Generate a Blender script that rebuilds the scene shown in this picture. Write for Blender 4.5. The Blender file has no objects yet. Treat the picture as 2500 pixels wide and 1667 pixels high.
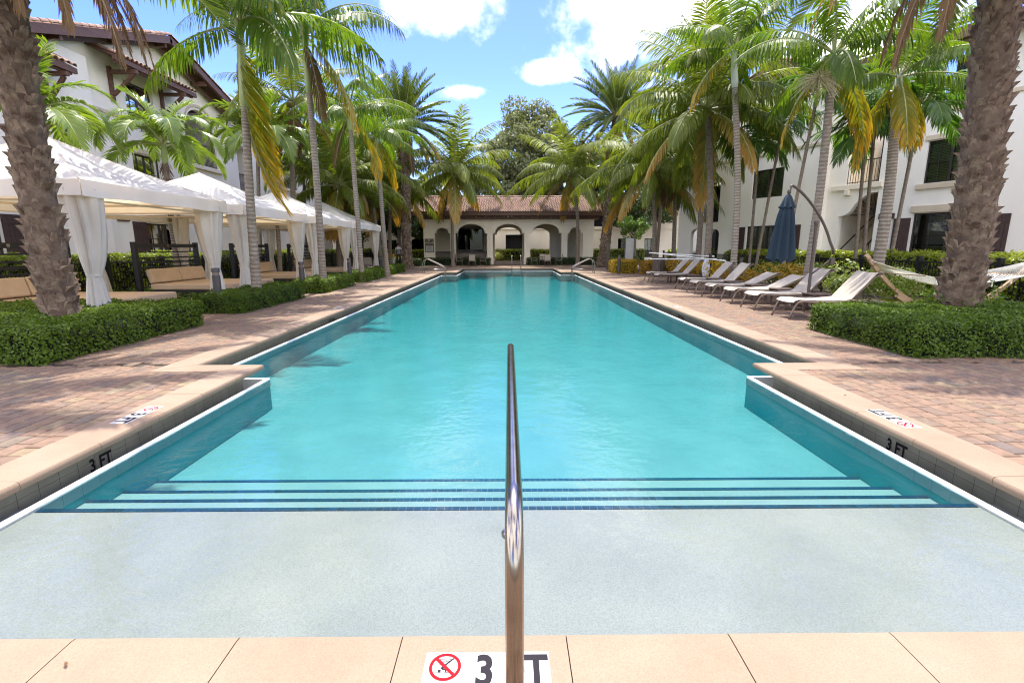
import bpy, math, random
import numpy as np
from mathutils import Vector, Matrix
RN = random.Random(11)
S = bpy.context.scene
COL = S.collection
PI = math.pi
rad = math.radians
def V3(*a): return Vector(a)

# ------------------------------------------------------------------ camera, world, sun, exposure
cam = bpy.data.cameras.new('camera'); co = bpy.data.objects.new('camera', cam); COL.objects.link(co)
cam.sensor_width = 36; cam.lens = 16.85; cam.clip_end = 2000; cam.clip_start = 0.05
co.location = (0, 0, 1.5)
co.rotation_euler = (rad(90 - 11.17), rad(0.12), rad(-0.40))
S.camera = co
SUN_EL, SUN_AZ = rad(69), rad(-0.6)
W = bpy.data.worlds.new('World'); S.world = W; W.use_nodes = True
wn, wl = W.node_tree.nodes, W.node_tree.links
wn.clear()
def wnode(t, **k):
    n = wn.new(t)
    for a, b in k.items(): setattr(n, a, b)
    return n
sky = wnode('ShaderNodeTexSky', sky_type='NISHITA', sun_disc=False, sun_elevation=SUN_EL, sun_rotation=SUN_AZ,
            air_density=1.0, dust_density=0.7, ozone_density=4.5, altitude=0)
bg = wnode('ShaderNodeBackground'); bg.inputs[1].default_value = 0.15
wo = wnode('ShaderNodeOutputWorld')
tc = wnode('ShaderNodeTexCoord')
nz = wnode('ShaderNodeTexNoise'); nz.inputs['Scale'].default_value = 9; nz.inputs['Detail'].default_value = 9; nz.inputs['Roughness'].default_value = .6
wl.new(tc.outputs['Generated'], nz.inputs['Vector'])
nz2 = wnode('ShaderNodeTexNoise'); nz2.inputs['Scale'].default_value = 5; nz2.inputs['Detail'].default_value = 5
wl.new(tc.outputs['Generated'], nz2.inputs['Vector'])
def wmath(op, a, b=None):
    n = wnode('ShaderNodeMath', operation=op)
    for i, x in enumerate((a, b)):
        if x is None: continue
        if isinstance(x, (int, float)): n.inputs[i].default_value = x
        else: wl.new(x, n.inputs[i])
    return n.outputs[0]
def wdot(vec):
    n = wnode('ShaderNodeVectorMath', operation='DOT_PRODUCT'); wl.new(tc.outputs['Generated'], n.inputs[0]); n.inputs[1].default_value = vec
    return n.outputs['Value']
CLOUDS = [(-6.8, 24.2, 7.5, 3.4), (16.5, 23.5, 11.5, 6.5), (-5.2, 16.3, 2.9, .9), (4.6, 18.2, 3.2, 1.1), (-26, 13, 3.2, 1.3), (33, 17.5, 9, 4.5)]
mask = None
for az, el, sx, sy in CLOUDS:
    a, e = rad(az), rad(el)
    c = Vector((math.sin(a) * math.cos(e), math.cos(a) * math.cos(e), math.sin(e)))
    r = Vector((math.cos(a), -math.sin(a), 0)); u = r.cross(c)
    dx = wmath('DIVIDE', wdot(r), math.sin(rad(sx)))
    dy = wmath('DIVIDE', wdot(u), math.sin(rad(sy)))
    d2 = wmath('SQRT', wmath('ADD', wmath('MULTIPLY', dx, dx), wmath('MULTIPLY', dy, dy)))
    m = wmath('SUBTRACT', 1.0, d2)
    fr = wmath('GREATER_THAN', wdot(c), 0.3)
    m = wmath('ADD', wmath('MULTIPLY', wmath('ADD', m, 2.0), fr), -2.0)
    mask = m if mask is None else wmath('MAXIMUM', mask, m)
mm = wmath('ADD', mask, wmath('MULTIPLY', wmath('SUBTRACT', nz.outputs[0], .47), 3.6))
mr = wnode('ShaderNodeMapRange', interpolation_type='SMOOTHSTEP'); mr.inputs['From Min'].default_value = .0; mr.inputs['From Max'].default_value = 1.25
wl.new(mm, mr.inputs['Value'])
# broken clouds added only outside the camera view, as neutral fill light
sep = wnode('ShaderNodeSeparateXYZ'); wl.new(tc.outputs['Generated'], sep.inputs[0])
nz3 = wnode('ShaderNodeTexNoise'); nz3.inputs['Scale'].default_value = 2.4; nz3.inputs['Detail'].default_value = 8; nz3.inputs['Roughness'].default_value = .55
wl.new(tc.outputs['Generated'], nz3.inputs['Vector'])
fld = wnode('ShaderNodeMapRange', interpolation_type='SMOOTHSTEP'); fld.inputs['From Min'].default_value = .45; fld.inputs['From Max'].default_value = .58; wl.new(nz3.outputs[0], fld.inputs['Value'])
off_view = wnode('ShaderNodeMapRange', interpolation_type='SMOOTHSTEP'); off_view.inputs['From Min'].default_value = math.cos(rad(68)); off_view.inputs['From Max'].default_value = math.cos(rad(44)); off_view.inputs['To Min'].default_value = 1; off_view.inputs['To Max'].default_value = 0
wl.new(wdot((0, math.cos(rad(8)), math.sin(rad(8)))), off_view.inputs['Value'])
fill_clouds = wmath('MULTIPLY', fld.outputs[0], off_view.outputs[0])
cover = wmath('MAXIMUM', mr.outputs[0], fill_clouds)
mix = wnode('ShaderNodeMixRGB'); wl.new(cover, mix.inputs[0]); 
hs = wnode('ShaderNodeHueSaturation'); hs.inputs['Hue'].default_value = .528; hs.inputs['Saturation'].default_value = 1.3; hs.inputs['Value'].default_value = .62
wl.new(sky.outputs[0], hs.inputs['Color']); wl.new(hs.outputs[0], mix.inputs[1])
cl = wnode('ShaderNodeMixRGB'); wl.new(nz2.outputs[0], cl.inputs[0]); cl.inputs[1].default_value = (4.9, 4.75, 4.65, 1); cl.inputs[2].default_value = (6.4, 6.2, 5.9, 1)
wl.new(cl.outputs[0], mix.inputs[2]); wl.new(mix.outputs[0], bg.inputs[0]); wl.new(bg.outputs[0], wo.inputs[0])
sun = bpy.data.lights.new('sun', 'SUN'); sun.energy = 2.0; sun.angle = rad(0.55); sun.color = (1, .95, .86)
so = bpy.data.objects.new('sun', sun); COL.objects.link(so)
sv = V3(math.sin(SUN_AZ) * math.cos(SUN_EL), math.cos(SUN_AZ) * math.cos(SUN_EL), math.sin(SUN_EL))
so.rotation_euler = sv.to_track_quat('Z', 'Y').to_euler(); so.location = sv * 60
S.view_settings.view_transform = 'Standard'; S.view_settings.look = 'None'; S.view_settings.gamma = 1
S.view_settings.use_curve_mapping = False
S.view_settings.exposure = 2.1
S.render.engine = 'CYCLES'
S.cycles.max_bounces = 10; S.cycles.transparent_max_bounces = 16; S.cycles.diffuse_bounces = 4; S.cycles.transmission_bounces = 6
S.cycles.caustics_reflective = False; S.cycles.caustics_refractive = False
S.cycles.use_denoising = True; S.cycles.filter_width = 1.1

# ------------------------------------------------------------------ helpers
class MB:
    def __init__(s): s.v = []; s.f = []; s.m = []
    def add(s, v, f, mi=0):
        o = len(s.v); s.v += [tuple(p) for p in v]; s.f += [tuple(i + o for i in q) for q in f]; s.m += [mi] * len(f); return s
    def box(s, c, d, mi=0, M=None, rz=0):
        x, y, z = d[0] / 2, d[1] / 2, d[2] / 2
        v = [V3(a * x, b * y, e * z) for e in (-1, 1) for b in (-1, 1) for a in (-1, 1)]
        if M is None: M = Matrix.Rotation(rz, 3, 'Z')
        v = [M @ p + V3(*c) for p in v]
        return s.add(v, [(0, 2, 3, 1), (4, 5, 7, 6), (0, 1, 5, 4), (2, 6, 7, 3), (0, 4, 6, 2), (1, 3, 7, 5)], mi)
    def bx(s, x0, x1, y0, y1, z0, z1, mi=0): return s.box(((x0 + x1) / 2, (y0 + y1) / 2, (z0 + z1) / 2), (abs(x1 - x0), abs(y1 - y0), abs(z1 - z0)), mi)
    def bar(s, a, b, w, h, mi=0, up=(0, 0, 1)):
        a, b = V3(*a), V3(*b); d = (b - a); L = d.length; d.normalize(); u = V3(*up)
        if abs(d.dot(u)) > .99: u = V3(0, 1, 0)
        sd = d.cross(u).normalized(); u = sd.cross(d)
        M = Matrix((d, sd, u)).transposed()
        return s.box((a + b) / 2, (L, w, h), mi, M)
    def tube(s, pts, r, seg=8, mi=0, cap=True):
        pts = [V3(*p) for p in pts]; n = len(pts)
        if not hasattr(r, '__len__'): r = [r] * n
        o = len(s.v); T0 = (pts[1] - pts[0]).normalized()
        N = T0.cross(V3(0, 0, 1)) if abs(T0.z) < .9 else T0.cross(V3(0, 1, 0)); N.normalize()
        for i, p in enumerate(pts):
            T = (pts[min(i + 1, n - 1)] - pts[max(i - 1, 0)]).normalized()
            N = (N - T * N.dot(T)).normalized(); B = T.cross(N)
            for k in range(seg):
                a = 2 * PI * k / seg
                s.v.append(tuple(p + (N * math.cos(a) + B * math.sin(a)) * r[i]))
        for i in range(n - 1):
            for k in range(seg):
                s.f.append((o + i * seg + k, o + i * seg + (k + 1) % seg, o + (i + 1) * seg + (k + 1) % seg, o + (i + 1) * seg + k)); s.m.append(mi)
        if cap:
            s.f.append(tuple(o + k for k in range(seg))[::-1]); s.m.append(mi)
            s.f.append(tuple(o + (n - 1) * seg + k for k in range(seg))); s.m.append(mi)
        return s
    def lathe(s, prof, c=(0, 0, 0), seg=16, mi=0):
        o = len(s.v)
        for r, z in prof:
            for k in range(seg):
                a = 2 * PI * k / seg; s.v.append((c[0] + r * math.cos(a), c[1] + r * math.sin(a), c[2] + z))
        for i in range(len(prof) - 1):
            for k in range(seg):
                s.f.append((o + i * seg + k, o + i * seg + (k + 1) % seg, o + (i + 1) * seg + (k + 1) % seg, o + (i + 1) * seg + k)); s.m.append(mi)
        s.f.append(tuple(o + k for k in range(seg))[::-1]); s.m.append(mi)
        s.f.append(tuple(o + (len(prof) - 1) * seg + k for k in range(seg))); s.m.append(mi)
        return s
    def prism(s, poly, z0, z1, mi=0):
        n = len(poly); v = [(p[0], p[1], z0) for p in poly] + [(p[0], p[1], z1) for p in poly]
        f = [tuple(range(n))[::-1], tuple(range(n, 2 * n))] + [(i, (i + 1) % n, n + (i + 1) % n, n + i) for i in range(n)]
        return s.add(v, f, mi)
    def build(s, name, mats, parent=None, smooth=False, org=(0, 0, 0), bevel=0, seg=2, loc=None):
        me = bpy.data.meshes.new(name)
        me.from_pydata([(x - org[0], y - org[1], z - org[2]) for x, y, z in s.v], [], s.f)
        if not isinstance(mats, (list, tuple)): mats = [mats]
        for m in mats: me.materials.append(m)
        if len(mats) > 1: me.polygons.foreach_set('material_index', s.m)
        if smooth:
            me.polygons.foreach_set('use_smooth', [True] * len(me.polygons))
            if smooth != True: me.set_sharp_from_angle(angle=rad(smooth))
        me.update()
        o = link(name, me, parent)
        if loc is not None: o.location = loc
        if bevel:
            b = o.modifiers.new('bevel', 'BEVEL'); b.width = bevel; b.segments = seg; b.limit_method = 'ANGLE'; b.angle_limit = rad(40)
        return o
def link(name, data, parent=None):
    o = bpy.data.objects.new(name, data); COL.objects.link(o)
    if parent is not None: o.parent = parent
    return o
def tag(o, label=None, cat=None, group=None, kind=None):
    if label: o['label'] = label
    if cat: o['category'] = cat
    if group: o['group'] = group
    if kind: o['kind'] = kind
    return o
def thing(name, label, cat, loc=(0, 0, 0), rz=0, group=None):
    o = link(name, None); o.location = loc; o.rotation_euler = (0, 0, rz); o.empty_display_size = .2
    return tag(o, label, cat, group)
KIDS = {}
def copy_tree(o, parent=None):
    c = o.copy(); COL.objects.link(c)
    if parent is not None: c.parent = parent
    for ch in list(o.children): copy_tree(ch, c)
    return c
def put(proto, loc, rz, label, group=None, sc=None):
    c = copy_tree(proto); c.location = loc; c.rotation_euler = (0, 0, rz)
    if sc: c.scale = (sc, sc, sc)
    c['label'] = label
    if group: c['group'] = group
    return c

# ------------------------------------------------------------------ materials
def new_mat(name):
    m = bpy.data.materials.new(name); m.use_nodes = True; nt = m.node_tree
    return m, nt, nt.nodes, nt.links, nt.nodes['Principled BSDF']
def rgba(c): return (c[0], c[1], c[2], 1)
def coordvec(N, L, sc=(1, 1, 1)):
    t = N.new('ShaderNodeTexCoord'); oi = N.new('ShaderNodeObjectInfo')
    mp = N.new('ShaderNodeMapping'); mp.inputs['Scale'].default_value = sc
    m = N.new('ShaderNodeMath'); m.operation = 'MULTIPLY'; m.inputs[1].default_value = 37.0; L.new(oi.outputs['Random'], m.inputs[0])
    ad = N.new('ShaderNodeVectorMath'); ad.operation = 'ADD'; L.new(t.outputs['Object'], mp.inputs[0]); L.new(mp.outputs[0], ad.inputs[0]); L.new(m.outputs[0], ad.inputs[1])
    return ad.outputs[0]
def mat(name, col, rough=.6, col2=None, scale=4, bump=0, bscale=60, metal=0, rand=0, spec=.5, sc=(1, 1, 1), detail=5, lo=.35, hi=.65, emit=None):
    m, nt, N, L, P = new_mat(name)
    P.inputs['Roughness'].default_value = rough; P.inputs['Metallic'].default_value = metal; P.inputs['Specular IOR Level'].default_value = spec
    P.inputs['Base Color'].default_value = rgba(col)
    vec = coordvec(N, L, sc); src = None
    if col2 is not None:
        n = N.new('ShaderNodeTexNoise'); n.inputs['Scale'].default_value = scale; n.inputs['Detail'].default_value = detail; L.new(vec, n.inputs['Vector'])
        mr = N.new('ShaderNodeMapRange'); mr.inputs['From Min'].default_value = lo; mr.inputs['From Max'].default_value = hi; L.new(n.outputs[0], mr.inputs['Value'])
        mx = N.new('ShaderNodeMixRGB'); mx.inputs[1].default_value = rgba(col); mx.inputs[2].default_value = rgba(col2); L.new(mr.outputs[0], mx.inputs[0]); src = mx.outputs[0]
        L.new(src, P.inputs['Base Color'])
    if rand:
        oi = N.new('ShaderNodeObjectInfo'); h = N.new('ShaderNodeHueSaturation')
        mr = N.new('ShaderNodeMapRange'); mr.inputs['To Min'].default_value = 1 - rand; mr.inputs['To Max'].default_value = 1 + rand; L.new(oi.outputs['Random'], mr.inputs['Value'])
        L.new(mr.outputs[0], h.inputs['Value'])
        if src is not None: L.new(src, h.inputs['Color'])
        else: h.inputs['Color'].default_value = rgba(col)
        L.new(h.outputs[0], P.inputs['Base Color'])
    if bump:
        n = N.new('ShaderNodeTexNoise'); n.inputs['Scale'].default_value = bscale; n.inputs['Detail'].default_value = 4; L.new(vec, n.inputs['Vector'])
        b = N.new('ShaderNodeBump'); b.inputs['Strength'].default_value = bump; b.inputs['Distance'].default_value = .02; L.new(n.outputs[0], b.inputs['Height']); L.new(b.outputs[0], P.inputs['Normal'])
    return m
def leafmat(name, c1, c2, tip=None, t0=.5, t1=1.0, trans=.4, tcol=None, rough=.4, rnd=.25, spec=.4):
    m, nt, N, L, P = new_mat(name)
    a = N.new('ShaderNodeAttribute'); a.attribute_name = 'rnd'; oi = N.new('ShaderNodeObjectInfo')
    ad = N.new('ShaderNodeMath'); ad.operation = 'MULTIPLY_ADD'; ad.inputs[1].default_value = .6; L.new(a.outputs['Fac'], ad.inputs[0])
    ml = N.new('ShaderNodeMath'); ml.operation = 'MULTIPLY'; ml.inputs[1].default_value = .4; L.new(oi.outputs['Random'], ml.inputs[0]); L.new(ml.outputs[0], ad.inputs[2])
    mx = N.new('ShaderNodeMixRGB'); mx.inputs[1].default_value = rgba(c1); mx.inputs[2].default_value = rgba(c2); L.new(ad.outputs[0], mx.inputs[0]); src = mx.outputs[0]
    if tip is not None:
        t = N.new('ShaderNodeAttribute'); t.attribute_name = 'tip'
        mr = N.new('ShaderNodeMapRange'); mr.interpolation_type = 'SMOOTHSTEP'; mr.inputs['From Min'].default_value = t0; mr.inputs['From Max'].default_value = t1
        aj = N.new('ShaderNodeMath'); aj.operation = 'MULTIPLY_ADD'; aj.inputs[1].default_value = .35; L.new(a.outputs['Fac'], aj.inputs[0])
        sb = N.new('ShaderNodeMath'); sb.operation = 'SUBTRACT'; sb.inputs[1].default_value = .175; L.new(t.outputs['Fac'], sb.inputs[0]); L.new(sb.outputs[0], aj.inputs[2])
        L.new(aj.outputs[0], mr.inputs['Value'])
        mt = N.new('ShaderNodeMixRGB'); L.new(mr.outputs[0], mt.inputs[0]); L.new(src, mt.inputs[1]); mt.inputs[2].default_value = rgba(tip); src = mt.outputs[0]
    L.new(src, P.inputs['Base Color']); P.inputs['Roughness'].default_value = rough; P.inputs['Specular IOR Level'].default_value = spec
    tr = N.new('ShaderNodeBsdfTranslucent')
    g = N.new('ShaderNodeMixRGB'); g.blend_type = 'MULTIPLY'; g.inputs[0].default_value = 1; g.inputs[2].default_value = rgba(tcol or (1.5, 1.55, .45)); L.new(src, g.inputs[1]); L.new(g.outputs[0], tr.inputs[0])
    ms = N.new('ShaderNodeMixShader'); ms.inputs[0].default_value = trans; L.new(P.outputs[0], ms.inputs[1]); L.new(tr.outputs[0], ms.inputs[2])
    L.new(ms.outputs[0], N['Material Output'].inputs[0])
    return m
def fabmat(name, col, tcol, trans, rough=.85, bump=.15, bscale=25):
    m = mat(name, col, rough, bump=bump, bscale=bscale, col2=tuple(x * .9 for x in col), scale=2.5)
    nt = m.node_tree; N, L = nt.nodes, nt.links
    tr = N.new('ShaderNodeBsdfTranslucent'); tr.inputs[0].default_value = rgba(tcol)
    ms = N.new('ShaderNodeMixShader'); ms.inputs[0].default_value = trans
    L.new(N['Principled BSDF'].outputs[0], ms.inputs[1]); L.new(tr.outputs[0], ms.inputs[2]); L.new(ms.outputs[0], N['Material Output'].inputs[0])
    return m

M = {}
M['soil'] = mat('soil', (.09, .065, .045), .95, (.16, .12, .08), 3, .4, 20)
M['stucco'] = mat('stucco', (.92, .875, .79), .9, (.86, .815, .73), .9, .15, 90, sc=(1, 1, .3), detail=8)
M['stucco_cream'] = mat('stucco_cream', (.88, .80, .65), .9, (.80, .72, .575), .9, .15, 90, sc=(1, 1, .3), detail=8)
M['trim'] = mat('trim_plaster', (.66, .56, .42), .85, (.6, .5, .37), 2, .1, 80)
M['wood'] = mat('dark_wood', (.10, .048, .03), .6, (.14, .07, .045), 4, .15, 30, sc=(1, 1, 6))
M['rooftile'] = mat('roof_tile', (.33, .19, .13), .8, (.22, .13, .10), 1.7, .2, 40, rand=.3, detail=8)
M['black'] = mat('black_metal', (.012, .012, .013), .45, rand=.1)
M['shutter'] = mat('shutter_brown', (.055, .03, .028), .55, rand=.1, col2=(.07, .04, .036), scale=6)
M['frame'] = mat('window_frame_bronze', (.03, .025, .022), .4)
M['blind'] = mat('blind_slats', (.42, .43, .33), .7)
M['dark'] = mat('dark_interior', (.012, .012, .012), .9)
M['room'] = mat('interior_wall', (.25, .22, .18), .9)
M['lip'] = mat('white_lip', (.72, .74, .73), .35)
M['gtile'] = mat('gutter_wall_tile', (.27, .27, .225), .45, (.2, .2, .165), 3, 0)
M['wtile'] = mat('waterline_tile', (.30, .47, .49), .3, (.26, .42, .45), 4)
M['navy'] = mat('navy_tile', (.002, .028, .062), .3, (.003, .038, .08), 9, rand=.25)
M['steel'] = mat('polished_steel', (.36, .325, .285), .2, metal=1, col2=(.30, .26, .22), scale=15)
M['signwhite'] = mat('sign_white', (.52, .505, .49), .5, (.47, .455, .44), 12, spec=.3)
M['ink'] = mat('sign_ink', (.018, .015, .02), .7, spec=.15)
M['red'] = mat('sign_red', (.33, .006, .012), .7, spec=.1)
M['canopy'] = fabmat('canopy_fabric', (.86, .86, .84), (.98, .76, .48), .36)
M['curtain'] = fabmat('curtain_fabric', (.72, .69, .63), (.75, .55, .33), .25, bump=.2, bscale=12)
M['cabframe'] = mat('cabana_frame', (.62, .52, .40), .6)
M['cushion'] = mat('tan_cushion', (.50, .37, .25), .85, (.46, .34, .23), 5, .2, 120)
M['sling'] = mat('beige_sling', (.44, .385, .32), .75, (.41, .36, .30), 9, .15, 300, rand=.05)
M['taupe'] = mat('taupe_frame', (.16, .11, .085), .5, (.19, .14, .105), 8)
M['tabletop'] = mat('brown_tabletop', (.08, .05, .038), .55, (.15, .10, .075), 8)
M['navycloth'] = fabmat('navy_canvas', (.016, .034, .055), (.02, .04, .06), .1)
M['bronze'] = mat('bronze_metal', (.10, .078, .062), .45, metal=.3)
M['bollard'] = mat('bollard_grey', (.05, .048, .05), .5, (.065, .06, .06), 6)
M['rope'] = mat('white_rope', (.82, .78, .70), .9)
M['teak'] = mat('larch_wood', (.40, .26, .15), .65, (.50, .34, .21), 3, .2, 20, sc=(1, 1, 5))
M['stone'] = mat('stacked_stone', (.33, .28, .23), .9, (.2, .17, .14), 5, .5, 15)
M['white'] = mat('white_paint', (.8, .8, .78), .5)
M['towel'] = mat('pale_towel', (.62, .66, .74), .95, bump=.3, bscale=60)
M['trash'] = mat('bin_brown', (.10, .075, .06), .5, (.16, .12, .09), 5)
M['skin'] = mat('skin', (.30, .16, .11), .6)
M['shirt'] = mat('shirt_grey', (.30, .29, .30), .85)
M['shirtw'] = mat('shirt_white', (.75, .72, .72), .85)
M['trouser'] = mat('trousers_dark', (.03, .03, .035), .85)
M['hair'] = mat('hair_dark', (.012, .009, .008), .6)
M['lime'] = mat('lime_plastic', (.42, .62, .03), .5)
M['trunkgrey'] = mat('palm_trunk_grey', (.36, .33, .28), .85, (.22, .18, .14), 9, .4, 14, sc=(1, 1, 3), rand=.12)
M['ring'] = mat('palm_ring_scar', (.17, .12, .09), .9, (.24, .19, .15), 8)
M['shaft'] = mat('crownshaft_green', (.24, .33, .12), .45, (.38, .42, .20), 2.5, sc=(1, 1, .3))
M['shaftw'] = mat('crownshaft_pale', (.58, .60, .52), .5, (.46, .5, .4), 3, sc=(1, 1, .3))
M['cocotrunk'] = mat('coconut_trunk', (.26, .21, .16), .9, (.16, .12, .09), 6, .5, 12, sc=(1, 1, 4), rand=.15)
M['datetrunk'] = mat('date_trunk', (.07, .044, .03), .95, (.16, .115, .08), 5, .9, 22, detail=8)
M['boot'] = mat('leaf_boot', (.085, .052, .034), .95, (.25, .185, .13), 7, .9, 26, detail=8)
M['fibre'] = mat('brown_fibre', (.12, .07, .06), .95, (.2, .13, .1), 12)
M['fruit'] = mat('pale_fruit_sprays', (.50, .44, .28), .8)
M['coconut'] = mat('coconut_husk', (.18, .2, .05), .5, (.25, .17, .06), 4)
M['rachis'] = mat('frond_rachis', (.30, .32, .13), .5)
M['rachisb'] = mat('frond_rachis_brown', (.22, .14, .07), .7)
M['bark'] = mat('oak_bark', (.11, .085, .065), .95, (.18, .15, .12), 5, .6, 15)
# leaves
M['royal'] = leafmat('royal_leaf', (.068, .13, .016), (.15, .215, .024), (.38, .30, .03), .8, 1.2, .5)
M['royaly'] = leafmat('royal_leaf_yellowing', (.13, .19, .02), (.30, .28, .025), (.60, .40, .04), .35, .9, .55, (1.45, 1.25, .4))
M['coco'] = leafmat('coconut_leaf', (.105, .145, .024), (.21, .24, .04), (.34, .29, .07), .75, 1.2, .45, rough=.48, spec=.35)
M['cocoy'] = leafmat('coconut_leaf_old', (.17, .19, .035), (.32, .28, .045), (.46, .28, .07), .2, .8, .4, (1.35, 1.15, .4))
M['date'] = leafmat('date_leaf', (.06, .095, .026), (.115, .15, .034), (.10, .14, .03), .8, 1.3, .3, rough=.4)
M['datey'] = leafmat('date_leaf_yellow', (.05, .10, .02), (.14, .17, .02), (.45, .26, .03), .3, .9, .4, (1.3, 1.2, .4))
M['dead'] = leafmat('dead_leaf', (.14, .085, .045), (.24, .15, .075), None, trans=.3, tcol=(1.2, 1, .7), rough=.8, spec=.2)
M['xmas'] = leafmat('christmas_palm_leaf', (.10, .17, .025), (.21, .28, .04), (.26, .28, .04), .9, 1.3, .4, rough=.35, spec=.6)
M['areca'] = leafmat('areca_leaf', (.055, .135, .025), (.11, .20, .035), (.20, .22, .03), .9, 1.3, .4, rough=.3, spec=.6)
M['box'] = leafmat('hedge_leaf', (.038, .078, .007), (.13, .195, .016), trans=.3, rough=.5, spec=.22)
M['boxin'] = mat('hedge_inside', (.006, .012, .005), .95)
M['clusia'] = leafmat('fence_hedge_leaf', (.10, .15, .02), (.36, .40, .04), trans=.4, rough=.35)
M['cover'] = leafmat('ground_cover_leaf', (.06, .13, .02), (.14, .22, .035), trans=.35)
M['croton'] = leafmat('croton_leaf', (.48, .28, .018), (.62, .46, .035), trans=.35, tcol=(1.2, 1.1, .5))
M['crotonr'] = leafmat('croton_mixed_leaf', (.20, .19, .02), (.55, .28, .03), trans=.35, tcol=(1.2, 1.1, .5))
M['varieg'] = leafmat('variegated_leaf', (.10, .18, .03), (.42, .40, .14), trans=.3)
M['oak'] = leafmat('oak_leaf', (.11, .13, .06), (.22, .24, .115), trans=.3, rough=.35, spec=.5)
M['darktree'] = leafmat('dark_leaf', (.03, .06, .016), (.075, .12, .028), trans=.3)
M['grass'] = leafmat('grass_blade', (.16, .20, .02), (.30, .31, .03), trans=.35)
M['grassbase'] = mat('lawn_soil', (.15, .18, .02), .95, (.22, .24, .03), 5)

def paver_mat():
    m, nt, N, L, P = new_mat('brick_paver')
    a = N.new('ShaderNodeAttribute'); a.attribute_name = 'rnd'; oi = N.new('ShaderNodeObjectInfo')
    ad = N.new('ShaderNodeMath'); ad.operation = 'ADD'; L.new(a.outputs['Fac'], ad.inputs[0]); L.new(oi.outputs['Random'], ad.inputs[1])
    fr = N.new('ShaderNodeMath'); fr.operation = 'FRACT'; L.new(ad.outputs[0], fr.inputs[0])
    r = N.new('ShaderNodeValToRGB'); r.color_ramp.interpolation = 'LINEAR'
    cols = [(0, (.19, .115, .074)), (.2, (.21, .132, .084)), (.38, (.19, .118, .08)), (.52, (.15, .103, .075)), (.64, (.203, .138, .085)), (.76, (.21, .127, .083)), (.86, (.135, .10, .082)), (.92, (.22, .165, .094)), (1, (.185, .112, .071))]
    e = r.color_ramp.elements
    e[0].position, e[0].color = 0, rgba(cols[0][1]); e[1].position, e[1].color = 1, rgba(cols[-1][1])
    for p, c in cols[1:-1]:
        q = e.new(p); q.color = rgba(c)
    L.new(fr.outputs[0], r.inputs[0])
    g = N.new('ShaderNodeNewGeometry')
    n = N.new('ShaderNodeTexNoise'); n.inputs['Scale'].default_value = 14; n.inputs['Detail'].default_value = 7; L.new(g.outputs['Position'], n.inputs['Vector'])
    mr = N.new('ShaderNodeMapRange'); mr.inputs['From Min'].default_value = .3; mr.inputs['From Max'].default_value = .7; mr.inputs['To Min'].default_value = .74; mr.inputs['To Max'].default_value = 1.2; L.new(n.outputs[0], mr.inputs['Value'])
    h = N.new('ShaderNodeHueSaturation'); L.new(r.outputs[0], h.inputs['Color']); L.new(mr.outputs[0], h.inputs['Value'])
    L.new(h.outputs[0], P.inputs['Base Color']); P.inputs['Roughness'].default_value = .8
    n2 = N.new('ShaderNodeTexNoise'); n2.inputs['Scale'].default_value = 90; L.new(g.outputs['Position'], n2.inputs['Vector'])
    b = N.new('ShaderNodeBump'); b.inputs['Strength'].default_value = .3; b.inputs['Distance'].default_value = .01; L.new(n2.outputs[0], b.inputs['Height']); L.new(b.outputs[0], P.inputs['Normal'])
    return m
M['paver'] = paver_mat()
M['joint'] = mat('joint_sand', (.05, .037, .027), .95, (.08, .06, .045), 8)
def farpaver_mat():
    m, nt, N, L, P = new_mat('far_brick_paving')
    g = N.new('ShaderNodeNewGeometry')
    mp = N.new('ShaderNodeMapping'); mp.inputs['Rotation'].default_value = (0, 0, PI / 2); L.new(g.outputs['Position'], mp.inputs[0])
    b = N.new('ShaderNodeTexBrick'); L.new(mp.outputs[0], b.inputs['Vector']); b.inputs['Scale'].default_value = 1
    b.inputs['Brick Width'].default_value = .19; b.inputs['Row Height'].default_value = .15; b.inputs['Mortar Size'].default_value = .006
    b.inputs['Color1'].default_value = (.265, .175, .112, 1); b.inputs['Color2'].default_value = (.195, .132, .092, 1); b.inputs['Mortar'].default_value = (.10, .073, .053, 1)
    n = N.new('ShaderNodeTexNoise'); n.inputs['Scale'].default_value = 3; n.inputs['Detail'].default_value = 6; L.new(g.outputs['Position'], n.inputs['Vector'])
    mr = N.new('ShaderNodeMapRange'); mr.inputs['From Min'].default_value = .3; mr.inputs['From Max'].default_value = .7; mr.inputs['To Min'].default_value = .8; mr.inputs['To Max'].default_value = 1.15; L.new(n.outputs[0], mr.inputs['Value'])
    h = N.new('ShaderNodeHueSaturation'); L.new(b.outputs[0], h.inputs['Color']); L.new(mr.outputs[0], h.inputs['Value']); L.new(h.outputs[0], P.inputs['Base Color'])
    P.inputs['Roughness'].default_value = .8
    return m
M['farpaver'] = farpaver_mat()
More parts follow.
